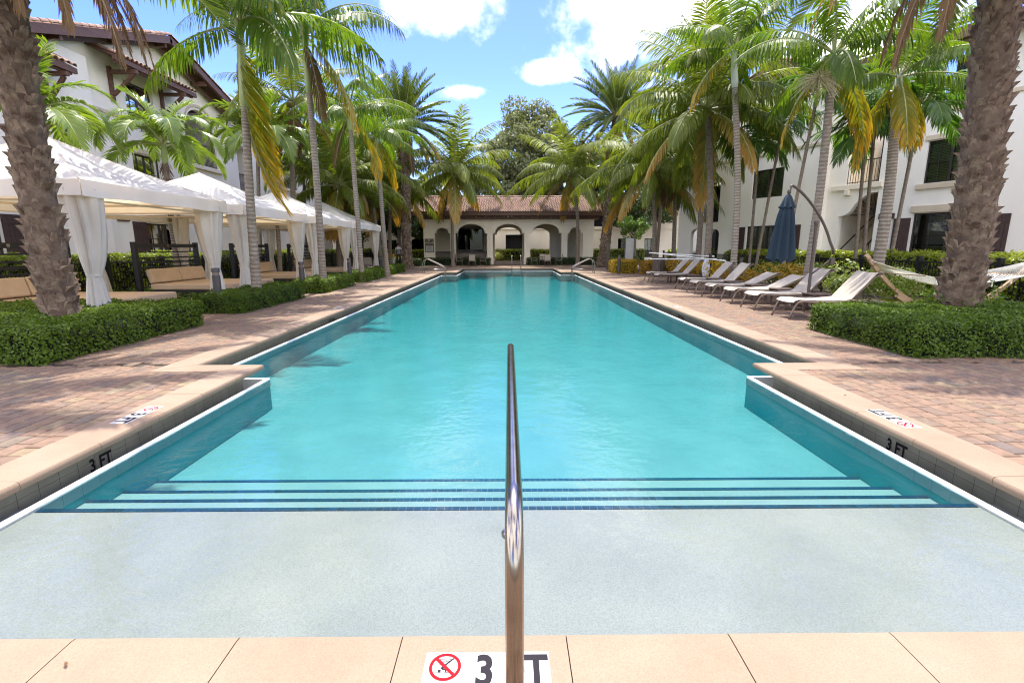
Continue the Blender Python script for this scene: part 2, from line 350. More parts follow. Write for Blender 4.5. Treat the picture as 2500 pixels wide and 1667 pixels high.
def plaster_mat(name, c, c2, speck):
    m, nt, N, L, P = new_mat(name)
    g = N.new('ShaderNodeNewGeometry')
    n = N.new('ShaderNodeTexNoise'); n.inputs['Scale'].default_value = 1.6; n.inputs['Detail'].default_value = 8; n.inputs['Roughness'].default_value = .6; L.new(g.outputs['Position'], n.inputs['Vector'])
    mr = N.new('ShaderNodeMapRange'); mr.inputs['From Min'].default_value = .35; mr.inputs['From Max'].default_value = .68; L.new(n.outputs[0], mr.inputs['Value'])
    mx = N.new('ShaderNodeMixRGB'); mx.inputs[1].default_value = rgba(c); mx.inputs[2].default_value = rgba(c2); L.new(mr.outputs[0], mx.inputs[0])
    n2 = N.new('ShaderNodeTexNoise'); n2.inputs['Scale'].default_value = 150; n2.inputs['Detail'].default_value = 4; L.new(g.outputs['Position'], n2.inputs['Vector'])
    mr2 = N.new('ShaderNodeMapRange'); mr2.inputs['From Min'].default_value = .3; mr2.inputs['From Max'].default_value = .62; mr2.inputs['To Min'].default_value = 1 - speck; mr2.inputs['To Max'].default_value = 1.03; L.new(n2.outputs[0], mr2.inputs['Value'])
    h = N.new('ShaderNodeHueSaturation'); L.new(mx.outputs[0], h.inputs['Color']); L.new(mr2.outputs[0], h.inputs['Value']); L.new(h.outputs[0], P.inputs['Base Color'])
    P.inputs['Roughness'].default_value = .8
    return m
M['coping'] = plaster_mat('coping_cast_stone', (.305, .214, .148), (.252, .17, .112), .17)
M['shelf'] = plaster_mat('shelf_plaster', (.195, .208, .202), (.242, .248, .235), .26)
M['plaster'] = plaster_mat('pool_plaster', (.098, .212, .236), (.128, .25, .274), .25)
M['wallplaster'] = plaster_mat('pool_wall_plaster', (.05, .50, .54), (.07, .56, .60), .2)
M['stepplaster'] = plaster_mat('step_plaster', (.165, .24, .25), (.205, .275, .28), .3)
def water_mat():
    m, nt, N, L, P = new_mat('pool_water'); N.remove(P)
    g = N.new('ShaderNodeNewGeometry')
    def noise(sc, det, st):
        mp = N.new('ShaderNodeMapping'); mp.inputs['Scale'].default_value = st; L.new(g.outputs['Position'], mp.inputs[0])
        n = N.new('ShaderNodeTexNoise'); n.inputs['Scale'].default_value = sc; n.inputs['Detail'].default_value = det; L.new(mp.outputs[0], n.inputs['Vector']); return n.outputs[0]
    a = noise(2.2, 3, (1, 1, 1)); b = noise(11, 3, (1, 1.3, 1))
    ad = N.new('ShaderNodeMath'); ad.operation = 'MULTIPLY_ADD'; ad.inputs[1].default_value = .4; L.new(b, ad.inputs[0]); L.new(a, ad.inputs[2])
    bm = N.new('ShaderNodeBump'); bm.inputs['Strength'].default_value = .17; bm.inputs['Distance'].default_value = .06; L.new(ad.outputs[0], bm.inputs['Height'])
    fr = N.new('ShaderNodeFresnel'); fr.inputs[0].default_value = 1.33; L.new(bm.outputs[0], fr.inputs['Normal'])
    tr = N.new('ShaderNodeBsdfTransparent'); tr.inputs[0].default_value = (.96, 1, 1, 1)
    gl = N.new('ShaderNodeBsdfGlossy'); gl.inputs['Roughness'].default_value = .07; L.new(bm.outputs[0], gl.inputs['Normal'])
    ms = N.new('ShaderNodeMixShader'); L.new(fr.outputs[0], ms.inputs[0]); L.new(tr.outputs[0], ms.inputs[1]); L.new(gl.outputs[0], ms.inputs[2])
    L.new(ms.outputs[0], N['Material Output'].inputs['Surface'])
    va = N.new('ShaderNodeVolumeAbsorption'); va.inputs['Color'].default_value = (.0, .935, .945, 1); va.inputs['Density'].default_value = .50
    L.new(va.outputs[0], N['Material Output'].inputs['Volume'])
    return m
M['water'] = water_mat()
def glass_mat(name, tint, refl=1.5):
    m, nt, N, L, P = new_mat(name); N.remove(P)
    tr = N.new('ShaderNodeBsdfTransparent'); tr.inputs[0].default_value = rgba(tint)
    gl = N.new('ShaderNodeBsdfGlossy'); gl.inputs['Roughness'].default_value = .01
    fr = N.new('ShaderNodeFresnel'); fr.inputs[0].default_value = refl
    ms = N.new('ShaderNodeMixShader'); L.new(fr.outputs[0], ms.inputs[0]); L.new(tr.outputs[0], ms.inputs[1]); L.new(gl.outputs[0], ms.inputs[2])
    L.new(ms.outputs[0], N['Material Output'].inputs['Surface'])
    return m
M['glass'] = glass_mat('window_glass', (.78, .84, .78), 1.5)

def text(name, body, size, right, up, at, m, parent, org=(0, 0, 0), bold=.012, sx=1.0, align='LEFT'):
    c = bpy.data.curves.new(name, 'FONT'); c.body = body; c.size = size; c.offset = bold * size; c.align_x = align; c.resolution_u = 3
    c.materials.append(m); o = link(name, c, parent)
    r, u = V3(*right), V3(*up); n = r.cross(u)
    A = Matrix((r * sx, u, n)).transposed().to_4x4(); A.translation = V3(*at) - V3(*org)
    me = bpy.data.meshes.new_from_object(o); bpy.data.objects.remove(o); bpy.data.curves.remove(c)
    o = link(name, me, parent); o.matrix_local = A
    return o

# ------------------------------------------------------------------ ground, deck, pool
POOL = [(-3.2, 1.64), (3.2, 1.64), (3.2, 6.1), (4.06, 6.1), (4.06, 29.3), (3.15, 29.3), (3.15, 34.3), (-3.15, 34.3), (-3.15, 29.3), (-4.06, 29.3), (-4.06, 6.1), (-3.2, 6.1)]
NP = len(POOL)
def edge_n(i):
    a, b = POOL[i], POOL[(i + 1) % NP]; d = V3(b[0] - a[0], b[1] - a[1], 0); L = d.length; d.normalize()
    return V3(*a, 0), V3(*b, 0), d, V3(d.y, -d.x, 0), L        # outward normal (CCW polygon)
def off(i, o):                                                   # polygon corner i pushed outwards by o
    n0 = edge_n((i - 1) % NP)[3]; n1 = edge_n(i)[3]; p = V3(*POOL[i], 0) + (n0 + n1) * o
    return (p.x, p.y)
def offpoly(o): return [off(i, o) for i in range(NP)]
CW = .37
def sheet(name, rects, z, m, kind='structure', parent=None):
    mb = MB()
    for x0, x1, y0, y1 in rects: mb.add([(x0, y0, z), (x1, y0, z), (x1, y1, z), (x0, y1, z)], [(0, 1, 2, 3)])
    o = mb.build(name, m, parent)
    if kind and parent is None: tag(o, kind=kind)
    return o
E1 = 3.2 + CW - .05; E2 = 4.06 + CW - .05; E3 = 3.15 + CW - .05
def around(xm, y0, y1):            # rects round the pool hole
    return [(-xm, -E1, y0, 5.9), (E1, xm, y0, 5.9), (-E1, E1, y0, 1.35), (-xm, -E2, 5.9, 29.5), (E2, xm, 5.9, 29.5), (-xm, -E3, 29.5, 34.5), (E3, xm, 29.5, 34.5), (-xm, xm, 34.5, y1)]
ground = sheet('ground', around(400, -120, 600), -.06, M['soil'])
deck = tag(link('deck', None), kind='structure'); deck.location = (0, 0, 0)
sheet('joint_bed', around(8.6, -3, 15.02), -.012, M['joint'], parent=deck) if 0 else None
def decks(x0, x1, y0, y1): return (x0, x1, y0, y1)
sheet('joint_bed', [(-11, -E1, .4, 5.9), (E1, 11, .4, 5.9), (-11, 11, -1.5, .4), (-E1, E1, .4, 1.35), (-11, -E2, 5.9, 15), (E2, 8.4, 5.9, 15)], -.02, M['joint'], parent=deck)
sheet('far_paving', [(-8.5, -E2, 15, 29.5), (E2, 8.4, 15, 29.5), (-9, -E3, 29.5, 34.5), (E3, 9, 29.5, 34.5), (-9, 9, 34.5, 41.2)], -.004, M['farpaver'], parent=deck)
# pavers: columns along the pool, two lengths
def brick_mesh(w, l):
    g = .005; x, y, b = w / 2 - g, l / 2 - g, .006
    v = [(-x, -y, -.05), (x, -y, -.05), (x, y, -.05), (-x, y, -.05), (-x, -y, -b), (x, -y, -b), (x, y, -b), (-x, y, -b), (-x + b, -y + b, 0), (x - b, -y + b, 0), (x - b, y - b, 0), (-x + b, y - b, 0)]
    f = [(8, 9, 10, 11)] + [(i, (i + 1) % 4, 4 + (i + 1) % 4, 4 + i) for i in range(4)] + [(4 + i, 4 + (i + 1) % 4, 8 + (i + 1) % 4, 8 + i) for i in range(4)]
    return v, f
BW = .145
BK = {l: brick_mesh(BW, l) for l in (.075, .15, .225)}
spots = []
def brick_region(x0, x1, y0, y1):
    n = round((x1 - x0) / BW)
    for i in range(n):
        x = x0 + (i + .5) * BW; y = y0 - RN.random() * .15; last = 0
        while y < y1:
            l = .225 if RN.random() < .5 else .15
            if y > y0 - .02 and y + l < y1 + .02: spots.append((x, y + l / 2, l))
            elif y + l > y1 and y1 - y > .025: spots.append((x, y + (.15 if y1 - y > .13 else .075) / 2, .15 if y1 - y > .13 else .075))
            y += l
def clear(lo, hi): return lo, hi
brick_region(-4.44, -3.57, -.9, 5.735); brick_region(3.57, 4.44, -.9, 5.735); brick_region(-3.57, 3.57, -.9, 1.268)
brick_region(-4.44 - 40 * BW, -4.44, -.9, 6.05); brick_region(4.44, 4.44 + 40 * BW, -.9, 6.05); brick_region(-4.44 - 20 * BW, -4.44, 6.05, 15); brick_region(4.44, 4.44 + 27 * BW, 6.05, 15)
spots.sort(key=lambda s: abs(s[0]) * .25 + abs(s[1] - 3.4) if abs(s[0]) < 1.09 * s[1] + .2 else 99)
bm_ = {}
for l, (v, f) in BK.items():
    me = bpy.data.meshes.new('brick'); me.from_pydata(v, [], f); me.materials.append(M['paver']); bm_[l] = me
for x, y, l in spots[:300]:
    o = link('brick', bm_[l], deck); o.location = (x, y, RN.uniform(-.0015, .001)); o.rotation_euler = (RN.uniform(-.006, .006), RN.uniform(-.006, .006), RN.uniform(-.006, .006))
mb = MB(); rv = []
for x, y, l in spots[300:]:
    v, f = BK[l]; dz = RN.uniform(-.0015, .001); t1, t2, a = RN.uniform(-.006, .006), RN.uniform(-.006, .006), RN.uniform(-.006, .006)
    mb.add([(x + p[0] - a * p[1], y + p[1] + a * p[0], p[2] + dz + t1 * p[0] + t2 * p[1]) for p in v], f); rv += [RN.random()] * len(v)
o = mb.build('brick_paving', M['paver'], deck); o['kind'] = 'stuff'
at = o.data.attributes.new('rnd', 'FLOAT', 'POINT'); at.data.foreach_set('value', rv)

pool = tag(link('swimming_pool', None), kind='structure')
# basin
mb = MB()
ZW = -.206; SH = -.224
steps = [(1.64, 2.97, SH), (2.97, 3.33, -.36), (3.33, 3.66, -.465), (3.66, 4.02, -.56)]
mb.bx(-3.3, 3.3, 1.60, 2.97, -1.4, SH, 1)
mb.build('shelf', [M['plaster'], M['shelf']], pool)
mb = MB()
for y0, y1, z in steps[1:]: mb.bx(-3.3, 3.3, y0 + .0005, y1, -1.4, z)
mb.build('steps', M['stepplaster'], pool)
mb = MB()
ys = [4.02, 6.1, 12, 20, 29.3, 34.35]; zs = [-.61, -.62, -.62, -.60, -.58, -.56]
for i in range(5): mb.add([(-4.3, ys[i], zs[i]), (4.3, ys[i], zs[i]), (4.3, ys[i + 1], zs[i + 1]), (-4.3, ys[i + 1], zs[i + 1])], [(0, 1, 2, 3)])
mb.build('pool_floor', M['plaster'], pool)
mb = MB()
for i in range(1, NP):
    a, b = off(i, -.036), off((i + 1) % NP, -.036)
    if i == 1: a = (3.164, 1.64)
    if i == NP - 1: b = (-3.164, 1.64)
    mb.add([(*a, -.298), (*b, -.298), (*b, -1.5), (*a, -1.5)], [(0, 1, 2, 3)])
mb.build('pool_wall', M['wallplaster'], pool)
# pale waterline tiles under the lip
mb = MB()
for i in range(1, NP):
    p, q = V3(*off(i, -.0395), 0), V3(*off((i + 1) % NP, -.0395), 0)
    if i == 1: p.y = 2.97
    if i == NP - 1: q.y = 2.97
    d = q - p; L = d.length; d.normalize(); n = -edge_n(i)[3]; k = max(1, int(L / .155)); w = L / k
    for j in range(k):
        a, b = p + d * (j * w + .0015), p + d * ((j + 1) * w - .0015)
        mb.add([(a.x, a.y, -.212), (b.x, b.y, -.212), (b.x, b.y, -.30), (a.x, a.y, -.30), (a.x + n.x * .004, a.y + n.y * .004, -.212), (b.x + n.x * .004, b.y + n.y * .004, -.212), (b.x + n.x * .004, b.y + n.y * .004, -.30), (a.x + n.x * .004, a.y + n.y * .004, -.30)], [(4, 5, 6, 7), (0, 1, 5, 4), (2, 3, 7, 6), (0, 3, 7, 4), (1, 2, 6, 5)])
o = mb.build('waterline_tiling', M['wtile'], pool); o['kind'] = 'stuff'
# overflow lip (rounded white nosing) and the gutter behind it
mb = MB(); prof = [(-.040, -.30), (-.040, -.205), (-.036, -.194), (-.026, -.188), (-.006, -.188), (.004, -.196), (.004, -.45)]
for i in range(1, NP):
    for k in range(len(prof) - 1):
        (o0, z0), (o1, z1) = prof[k], prof[k + 1]
        a, b, c, d = off(i, o0), off((i + 1) % NP, o0), off((i + 1) % NP, o1), off(i, o1)
        if i == 1: a = (3.2 + o0, 1.64); d = (3.2 + o1, 1.64)
        if i == NP - 1: b = (-3.2 - o0, 1.64); c = (-3.2 - o1, 1.64)
        mb.add([(*a, z0), (*b, z0), (*c, z1), (*d, z1)], [(0, 1, 2, 3)])
mb.build('gutter_lip', M['lip'], pool, smooth=50)
mb = MB()
for i in range(1, NP):
    a, b = off(i, .19), off((i + 1) % NP, .19); c, d = off((i + 1) % NP, .0), off(i, .0)
    mb.add([(*a, -.4), (*b, -.4), (*c, -.4), (*d, -.4)], [(0, 1, 2, 3)])
mb.build('gutter_floor', M['gtile'], pool)
# gutter wall tiles: slabs with open joints in front of a backing sheet
mb = MB(); tl = MB()
for i in range(1, NP):
    p, q = V3(*off(i, .19), 0), V3(*off((i + 1) % NP, .19), 0); n = edge_n(i)[3]
    if i == 1: p.y = 1.3
    if i == NP - 1: q.y = 1.3
    d = (q - p); L = d.length; d.normalize()
    a, b = p + n * .004, q + n * .004
    mb.add([(a.x, a.y, -.055), (b.x, b.y, -.055), (b.x, b.y, -.41), (a.x, a.y, -.41)], [(0, 1, 2, 3)])
    k = max(1, int(L / .155)); w = L / k
    for j in range(k):
        for z0, z1 in ((-.058, -.205), (-.208, -.40)):
            s0, s1 = p + d * (j * w + .0015), p + d * ((j + 1) * w - .0015)
            tl.add([(s0.x, s0.y, z0), (s1.x, s1.y, z0), (s1.x, s1.y, z1), (s0.x, s0.y, z1), (s0.x + n.x * .004, s0.y + n.y * .004, z0), (s1.x + n.x * .004, s1.y + n.y * .004, z0)], [(0, 1, 2, 3), (0, 1, 5, 4)])
mb.build('gutter_wall', M['joint'], pool)
o = tl.build('gutter_tiling', M['gtile'], pool); o['kind'] = 'stuff'
# coping stones
cprof = [(CW, -.07), (CW, .004), (.03, .004), (.012, 0), (.002, -.012), (0, -.03), (.002, -.05), (.012, -.062), (.03, -.065)]
ncop = 0
for i in range(NP):
    a, b, d, n, L = edge_n(i)
    ma = (V3(*off(i, 1), 0) - a - n).dot(d); mb_ = (V3(*off((i + 1) % NP, 1), 0) - b - n).dot(d)   # mitre slopes at both ends
    if i == 0: cuts = [-3.2] + [-.42 + .64 * k for k in range(-4, 6) if -3 < -.42 + .64 * k < 3.0] + [3.2]; cuts = [c + 3.2 for c in cuts]
    else:
        k = max(1, round(L / .61)); cuts = [L * j / k for j in range(k + 1)]
    for j in range(len(cuts) - 1):
        t0, t1 = cuts[j], cuts[j + 1]; m0 = ma if j == 0 else 0; m1 = mb_ if j == len(cuts) - 2 else 0
        g0 = .002; mb = MB(); v = []
        dz = RN.uniform(-.0012, .0012)
        for (o, z) in cprof:
            v.append(a + n * o + d * (t0 + o * m0 + g0) + V3(0, 0, z + dz))
        for (o, z) in cprof:
            v.append(a + n * o + d * (t1 + o * m1 - g0) + V3(0, 0, z + dz))
        K = len(cprof)
        f = [(x, (x + 1) % K, K + (x + 1) % K, K + x) for x in range(K)] + [tuple(range(K))[::-1], tuple(range(K, 2 * K))]
        org = (v[0] + v[K]) / 2
        mb.add(v, f); mb.build('coping_stone', M['coping'], pool, org=org, loc=org, smooth=35)
mb = MB(); mb.bx(-3.6, 3.6, -2.5, 1.27, -.05, .0015); 
# the paving this side of the front coping
mb.v = []; mb.f = []; mb.m = []
# navy step-edge tiles
tm = MB(); tm.box((0, 0, 0), (.0485, .041, .005)); tmesh = None
n_t = 0; rest = {}
for si, (y0, y1, z) in enumerate(steps):
    n = int(6.36 / .0515); stuff = MB()
    for k in range(n):
        x = -3.155 + (k + .5) * 6.31 / n; y = y1 - .026
        if n_t < 300:
            if tmesh is None: o = tm.build('step_tile', M['navy'], pool); tmesh = o.data
            else: o = link('step_tile', tmesh, pool)
            o.location = (x, y, z + .0015); n_t += 1
        else: rest.setdefault(0, MB()).box((x, y, z + .0015), (.0485, .041, .005))
o = rest[0].build('step_edge_tiling', M['navy'], pool); o['kind'] = 'stuff'
# grout under the tile rows shows as pale joints: the plaster itself
# depth numerals on the gutter wall and tiles set into the coping
ink = M['ink']
text('depth_lettering', '3 FT', .15, (0, 1, 0), (0, 0, 1), (-3.385, 3.62, -.285), ink, pool, sx=.8, bold=.03)
text('depth_lettering', '3 FT', .15, (0, -1, 0), (0, 0, 1), (3.385, 4.02, -.285), ink, pool, sx=.8, bold=.03)
text('depth_lettering', '3 FT 5 IN', .13, (0, 1, 0), (0, 0, 1), (-4.245, 11.2, -.27), ink, pool, sx=.8, bold=.03)
text('depth_lettering', '3 FT 5 IN', .13, (0, -1, 0), (0, 0, 1), (4.245, 11.9, -.27), ink, pool, sx=.8, bold=.03)
text('depth_lettering', '4 FT', .14, (1, 0, 0), (0, 0, 1), (-.25, 34.48, -.25), ink, pool, sx=.9, bold=.03)
def depth_tile(c, right, up, parent, big=True, words_='3 FT'):
    r, u = V3(*right), V3(*up); c = V3(*c); z = V3(0, 0, 1); S_ = .1524
    def P(a, b, h=0): return c + r * a + u * b + z * h
    mb = MB()
    for a0, a1 in ((0, S_), (S_ + .001, 3 * S_)):
        q = [P(a0, 0), P(a1, 0), P(a1, S_), P(a0, S_)]
        mb.add([*(p + z * .0 for p in q), *(p + z * .0055 for p in q)], [(4, 5, 6, 7), (0, 1, 5, 4), (1, 2, 6, 5), (2, 3, 7, 6), (3, 0, 4, 7)])
    t = mb.build('depth_tile', M['signwhite'], parent)
    h = .0068
    text('lettering', '3', .178, right, up, P(S_ + .032, .013, h), ink, t, sx=.8, bold=.03)
    text('lettering', 'FT', .178, right, up, P(S_ + .145, .013, h), ink, t, sx=.8, bold=.03)
    text('lettering', 'NO DIVING', .021, right, up, P(S_ * .5, .008, h), ink, t, sx=1.1, bold=.02, align='CENTER')
    text('lettering', 'SHALLOW', .0105, right, up, P(S_ * .5, .116, h), ink, t, sx=.9, bold=.02, align='CENTER')
    text('lettering', 'WATER', .0105, right, up, P(S_ * .5, .106, h), ink, t, sx=.9, bold=.02, align='CENTER')
    cx, cy, R0, R1 = S_ * .5, .088, .058, .0465
    mb = MB(); K = 40
    v = [P(cx + rr * math.cos(2 * PI * k / K), cy + rr * math.sin(2 * PI * k / K), h + .0006) for rr in (R0, R1) for k in range(K)]
    mb.add(v, [(k, (k + 1) % K, K + (k + 1) % K, K + k) for k in range(K)])
    s_ = .707; dx = V3(s_, -s_, 0); nx = V3(s_, s_, 0)
    def Q(a, b): return P(cx + dx.x * a + nx.x * b, cy + dx.y * a + nx.y * b, h + .0004)
    mb.add([Q(-R1 - .002, -.006), Q(R1 + .002, -.006), Q(R1 + .002, .006), Q(-R1 - .002, .006)], [(0, 1, 2, 3)])
    mb.build('ban_symbol', M['red'], t)
    mb = MB()
    def poly(pts, hh=h): mb.add([P(cx + a, cy + b, hh) for a, b in pts], [tuple(range(len(pts)))])
    for yy in (.0105,):
        for k in range(22):
            a0 = -.044 + k * .004; a1 = a0 + .004; b0 = yy + .0012 * math.sin(k * 1.57); b1 = yy + .0012 * math.sin((k + 1) * 1.57)
            poly([(a0, b0 - .0006), (a1, b1 - .0006), (a1, b1 + .0006), (a0, b0 + .0006)])
    poly([(-.036, -.0235), (.036, -.0235), (.036, -.0222), (-.036, -.0222)])
    poly([(.0, .012), (.004, .008), (.03, .034), (.027, .037)], h + .0001)                         # legs
    poly([(-.016, -.006), (-.009, -.012), (.006, .008), (.001, .014), (-.010, .004)], h + .0002)     # torso
    poly([(-.012, -.004), (-.008, -.008), (.006, -.008), (.007, -.022), (.003, -.022), (.001, -.013), (-.010, -.012)], h + .0003)   # arm
    poly([(-.019 + .006 * math.cos(k * PI / 5), -.017 + .006 * math.sin(k * PI / 5)) for k in range(10)], h + .0003)                # head
    poly([(.006, -.0215), (.011, -.0215), (.011, -.023), (.006, -.023)], h + .00025)
    mb.build('diver_symbol', ink, t)
    return t
depth_tile((-.312, 1.392, 0), (1, 0, 0), (0, 1, 0), pool)
depth_tile((-3.47, 4.42, 0), (0, -1, 0), (1, 0, 0), pool)
depth_tile((3.47, 3.78, 0), (0, 1, 0), (-1, 0, 0), pool)
depth_tile((-4.33, 12.2, 0), (0, -1, 0), (1, 0, 0), pool)
depth_tile((4.33, 11.8, 0), (0, 1, 0), (-1, 0, 0), pool)
# water body
mb = MB(); P_ = offpoly(-.012); P_[0] = (-3.188, 1.625); P_[1] = (3.188, 1.625)
mb.v = [(*p, ZW) for p in P_] + [(*p, -1.9) for p in P_]
mb.f = [tuple(range(NP)), tuple(range(NP, 2 * NP))[::-1]] + [(i, NP + i, NP + (i + 1) % NP, (i + 1) % NP) for i in range(NP)]; mb.m = [0] * len(mb.f)
tag(mb.build('water', M['water']), kind='structure')

# ------------------------------------------------------------------ walls with openings
class Frame:
    def __init__(s, P, U, Vn): s.P = V3(P[0], P[1], 0); s.U = V3(U[0], U[1], 0).normalized(); s.V = V3(Vn[0], Vn[1], 0).normalized()
    def p(s, u, v, z): return s.P + s.U * u + s.V * v + V3(0, 0, z)
def fbox(mb, F, u0, u1, v0, v1, z0, z1, mi=0):
    v = [F.p(u, w, z) for z in (z0, z1) for w in (v0, v1) for u in (u0, u1)]
    mb.add(v, [(0, 2, 3, 1), (4, 5, 7, 6), (0, 1, 5, 4), (2, 6, 7, 3), (0, 4, 6, 2), (1, 3, 7, 5)], mi)
def interp(pl, u):
    for (a, za), (b, zb) in zip(pl, pl[1:]):
        if a - 1e-6 <= u <= b + 1e-6: return za + (zb - za) * (0 if b == a else (u - a) / (b - a))
    return pl[0][1] if u < pl[0][0] else pl[-1][1]
def arch(u0, u1, zs, zt, sh=0, zsh=None, n=12):
    """top polyline of an opening: springing zs, crown zt, shoulders of width sh"""
    a, b = u0 + sh, u1 - sh; pts = []
    if sh: pts += [(u0, zsh), (a - .001, zsh)]
    for k in range(n + 1):
        t = PI - PI * k / n; pts.append(((a + b) / 2 + (b - a) / 2 * math.cos(t), zs + (zt - zs) * math.sin(t)))
    if sh: pts += [(b + .001, zsh), (u1, zsh)]
    return pts
def wall(mb, F, u0, u1, z0, top, ops, depth, v=0, mi=0, ri=None, back=False):
    if not isinstance(top, list): top = [(u0, top), (u1, top)]
    ri = mi if ri is None else ri
    us = {u0, u1} | {t[0] for t in top}
    for o in ops:
        o.setdefault('top', [(o['u'][0], o['z'][1]), (o['u'][1], o['z'][1])])
        us |= {o['u'][0], o['u'][1]} | {t[0] for t in o['top']}
    us = sorted(x for x in us if u0 - 1e-6 <= x <= u1 + 1e-6)
    for a, b in zip(us, us[1:]):
        if b - a < 1e-5: continue
        m_ = (a + b) / 2; la = lb = z0
        cov = sorted([o for o in ops if o['u'][0] < m_ < o['u'][1]], key=lambda o: o['z'][0])
        segs = []
        for o in cov:
            segs.append((la, lb, o['z'][0], o['z'][0]))
            e = 1e-4; la, lb = interp(o['top'], a + e * 0), interp(o['top'], b)
            la, lb = interp([t for t in o['top']], a + 1e-5), interp(o['top'], b - 1e-5)
            mb.add([F.p(a, v, la), F.p(b, v, lb), F.p(b, v - depth, lb), F.p(a, v - depth, la)], [(0, 1, 2, 3)], ri)
            if o['z'][0] > z0 + .01: mb.add([F.p(a, v, o['z'][0]), F.p(b, v, o['z'][0]), F.p(b, v - depth, o['z'][0]), F.p(a, v - depth, o['z'][0])], [(0, 1, 2, 3)], ri)
        segs.append((la, lb, interp(top, a), interp(top, b)))
        for (x0, x1, y0, y1) in segs:
            if y0 - x0 < 1e-4 and y1 - x1 < 1e-4: continue
            mb.add([F.p(a, v, x0), F.p(b, v, x1), F.p(b, v, y1), F.p(a, v, y0)], [(0, 1, 2, 3)], mi)
            if back: mb.add([F.p(a, v - depth, x0), F.p(b, v - depth, x1), F.p(b, v - depth, y1), F.p(a, v - depth, y0)], [(0, 1, 2, 3)], mi)
    for o in ops:
        for u, zt in ((o['u'][0], o['top'][0][1]), (o['u'][1], o['top'][-1][1])):
            mb.add([F.p(u, v, o['z'][0]), F.p(u, v, zt), F.p(u, v - depth, zt), F.p(u, v - depth, o['z'][0])], [(0, 1, 2, 3)], ri)
        ts = o['top']
        for (ua, za), (ub, zb) in zip(ts, ts[1:]):
            if ub - ua < .005 and abs(zb - za) > .01: mb.add([F.p(ua, v, za), F.p(ua, v, zb), F.p(ua, v - depth, zb), F.p(ua, v - depth, za)], [(0, 1, 2, 3)], ri)
def window(par, org, F, u0, u1, z0, z1, v, cols=2, rows=2, mid=True, blind=True, room=True):
    fw = .055; mb = MB()
    fbox(mb, F, u0, u0 + fw, v - .03, v + .03, z0, z1); fbox(mb, F, u1 - fw, u1, v - .03, v + .03, z0, z1)
    fbox(mb, F, u0 + fw, u1 - fw, v - .03, v + .03, z0, z0 + fw); fbox(mb, F, u0 + fw, u1 - fw, v - .03, v + .03, z1 - fw, z1)
    um = (u0 + u1) / 2
    if mid: fbox(mb, F, um - .045, um + .045, v - .028, v + .028, z0 + fw, z1 - fw)
    halves = [(u0 + fw, um - .045), (um + .045, u1 - fw)] if mid else [(u0 + fw, u1 - fw)]
    for a, b in halves:
        for k in range(1, cols): u = a + (b - a) * k / cols; fbox(mb, F, u - .012, u + .012, v - .018, v + .018, z0 + fw, z1 - fw)
        for k in range(1, rows): z = z0 + (z1 - z0) * k / rows; fbox(mb, F, a, b, v - .017, v + .017, z - .012, z + .012)
    w = mb.build('window', M['frame'], par, org=org)
    for a, b in halves:
        g = MB(); fbox(g, F, a, b, v - .008, v - .004, z0 + fw, z1 - fw); g.build('pane', M['glass'], w, org=org)
    if blind:
        for hi, (a, b) in enumerate(halves):
            g = MB(); n = int((z1 - z0) / .06); n0 = 0 if hi == 0 else RN.choice([0, 0, n // 3])
            for k in range(n0, n):
                z = z0 + (k + .5) * (z1 - z0) / n
                g.add([F.p(a, v - .10, z - .022), F.p(b, v - .10, z - .022), F.p(b, v - .075, z + .022), F.p(a, v - .075, z + .022)], [(0, 1, 2, 3)])
            if g.f: o = g.build('blind', M['blind'], w, org=org); o['kind'] = 'stuff'
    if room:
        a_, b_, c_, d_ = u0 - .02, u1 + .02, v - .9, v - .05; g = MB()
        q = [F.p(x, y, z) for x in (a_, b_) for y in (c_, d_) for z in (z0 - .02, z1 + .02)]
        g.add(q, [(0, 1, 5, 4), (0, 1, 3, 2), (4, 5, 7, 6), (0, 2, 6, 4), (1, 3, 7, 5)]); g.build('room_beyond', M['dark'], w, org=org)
    return w
def shutter(par, org, F, u0, u1, z0, z1, v=.03):
    mb = MB()
    fbox(mb, F, u0, u1, .004, v, z0, z1)
    w = (u1 - u0); n = 5
    o = mb.build('shutter', M['shutter'], par, org=org)
    for k in range(n):
        g = MB(); fbox(g, F, u0 + w * k / n + .006, u0 + w * (k + 1) / n - .006, v + .001, v + .018, z0 + .02, z1 - .02); g.build('plank', M['shutter'], o, org=org)
    for z in (z0 + .25, z1 - .25):
        g = MB(); fbox(g, F, u0 + .02, u1 - .02, v + .019, v + .034, z - .05, z + .05); g.build('batten', M['shutter'], o, org=org)
def railing(par, org, F, u0, u1, z0, z1, v, name='railing'):
    mb = MB(); fbox(mb, F, u0, u1, v - .02, v + .02, z1 - .04, z1); fbox(mb, F, u0, u1, v - .015, v + .015, z0 + .06, z0 + .09)
    n = int((u1 - u0) / .115)
    for k in range(n + 1):
        u = u0 + (u1 - u0) * k / n; fbox(mb, F, u - .009, u + .009, v - .009, v + .009, z0, z1 - .04)
    o = mb.build(name, M['black'], par, org=org); o['kind'] = 'stuff'; return o
_tile = {}
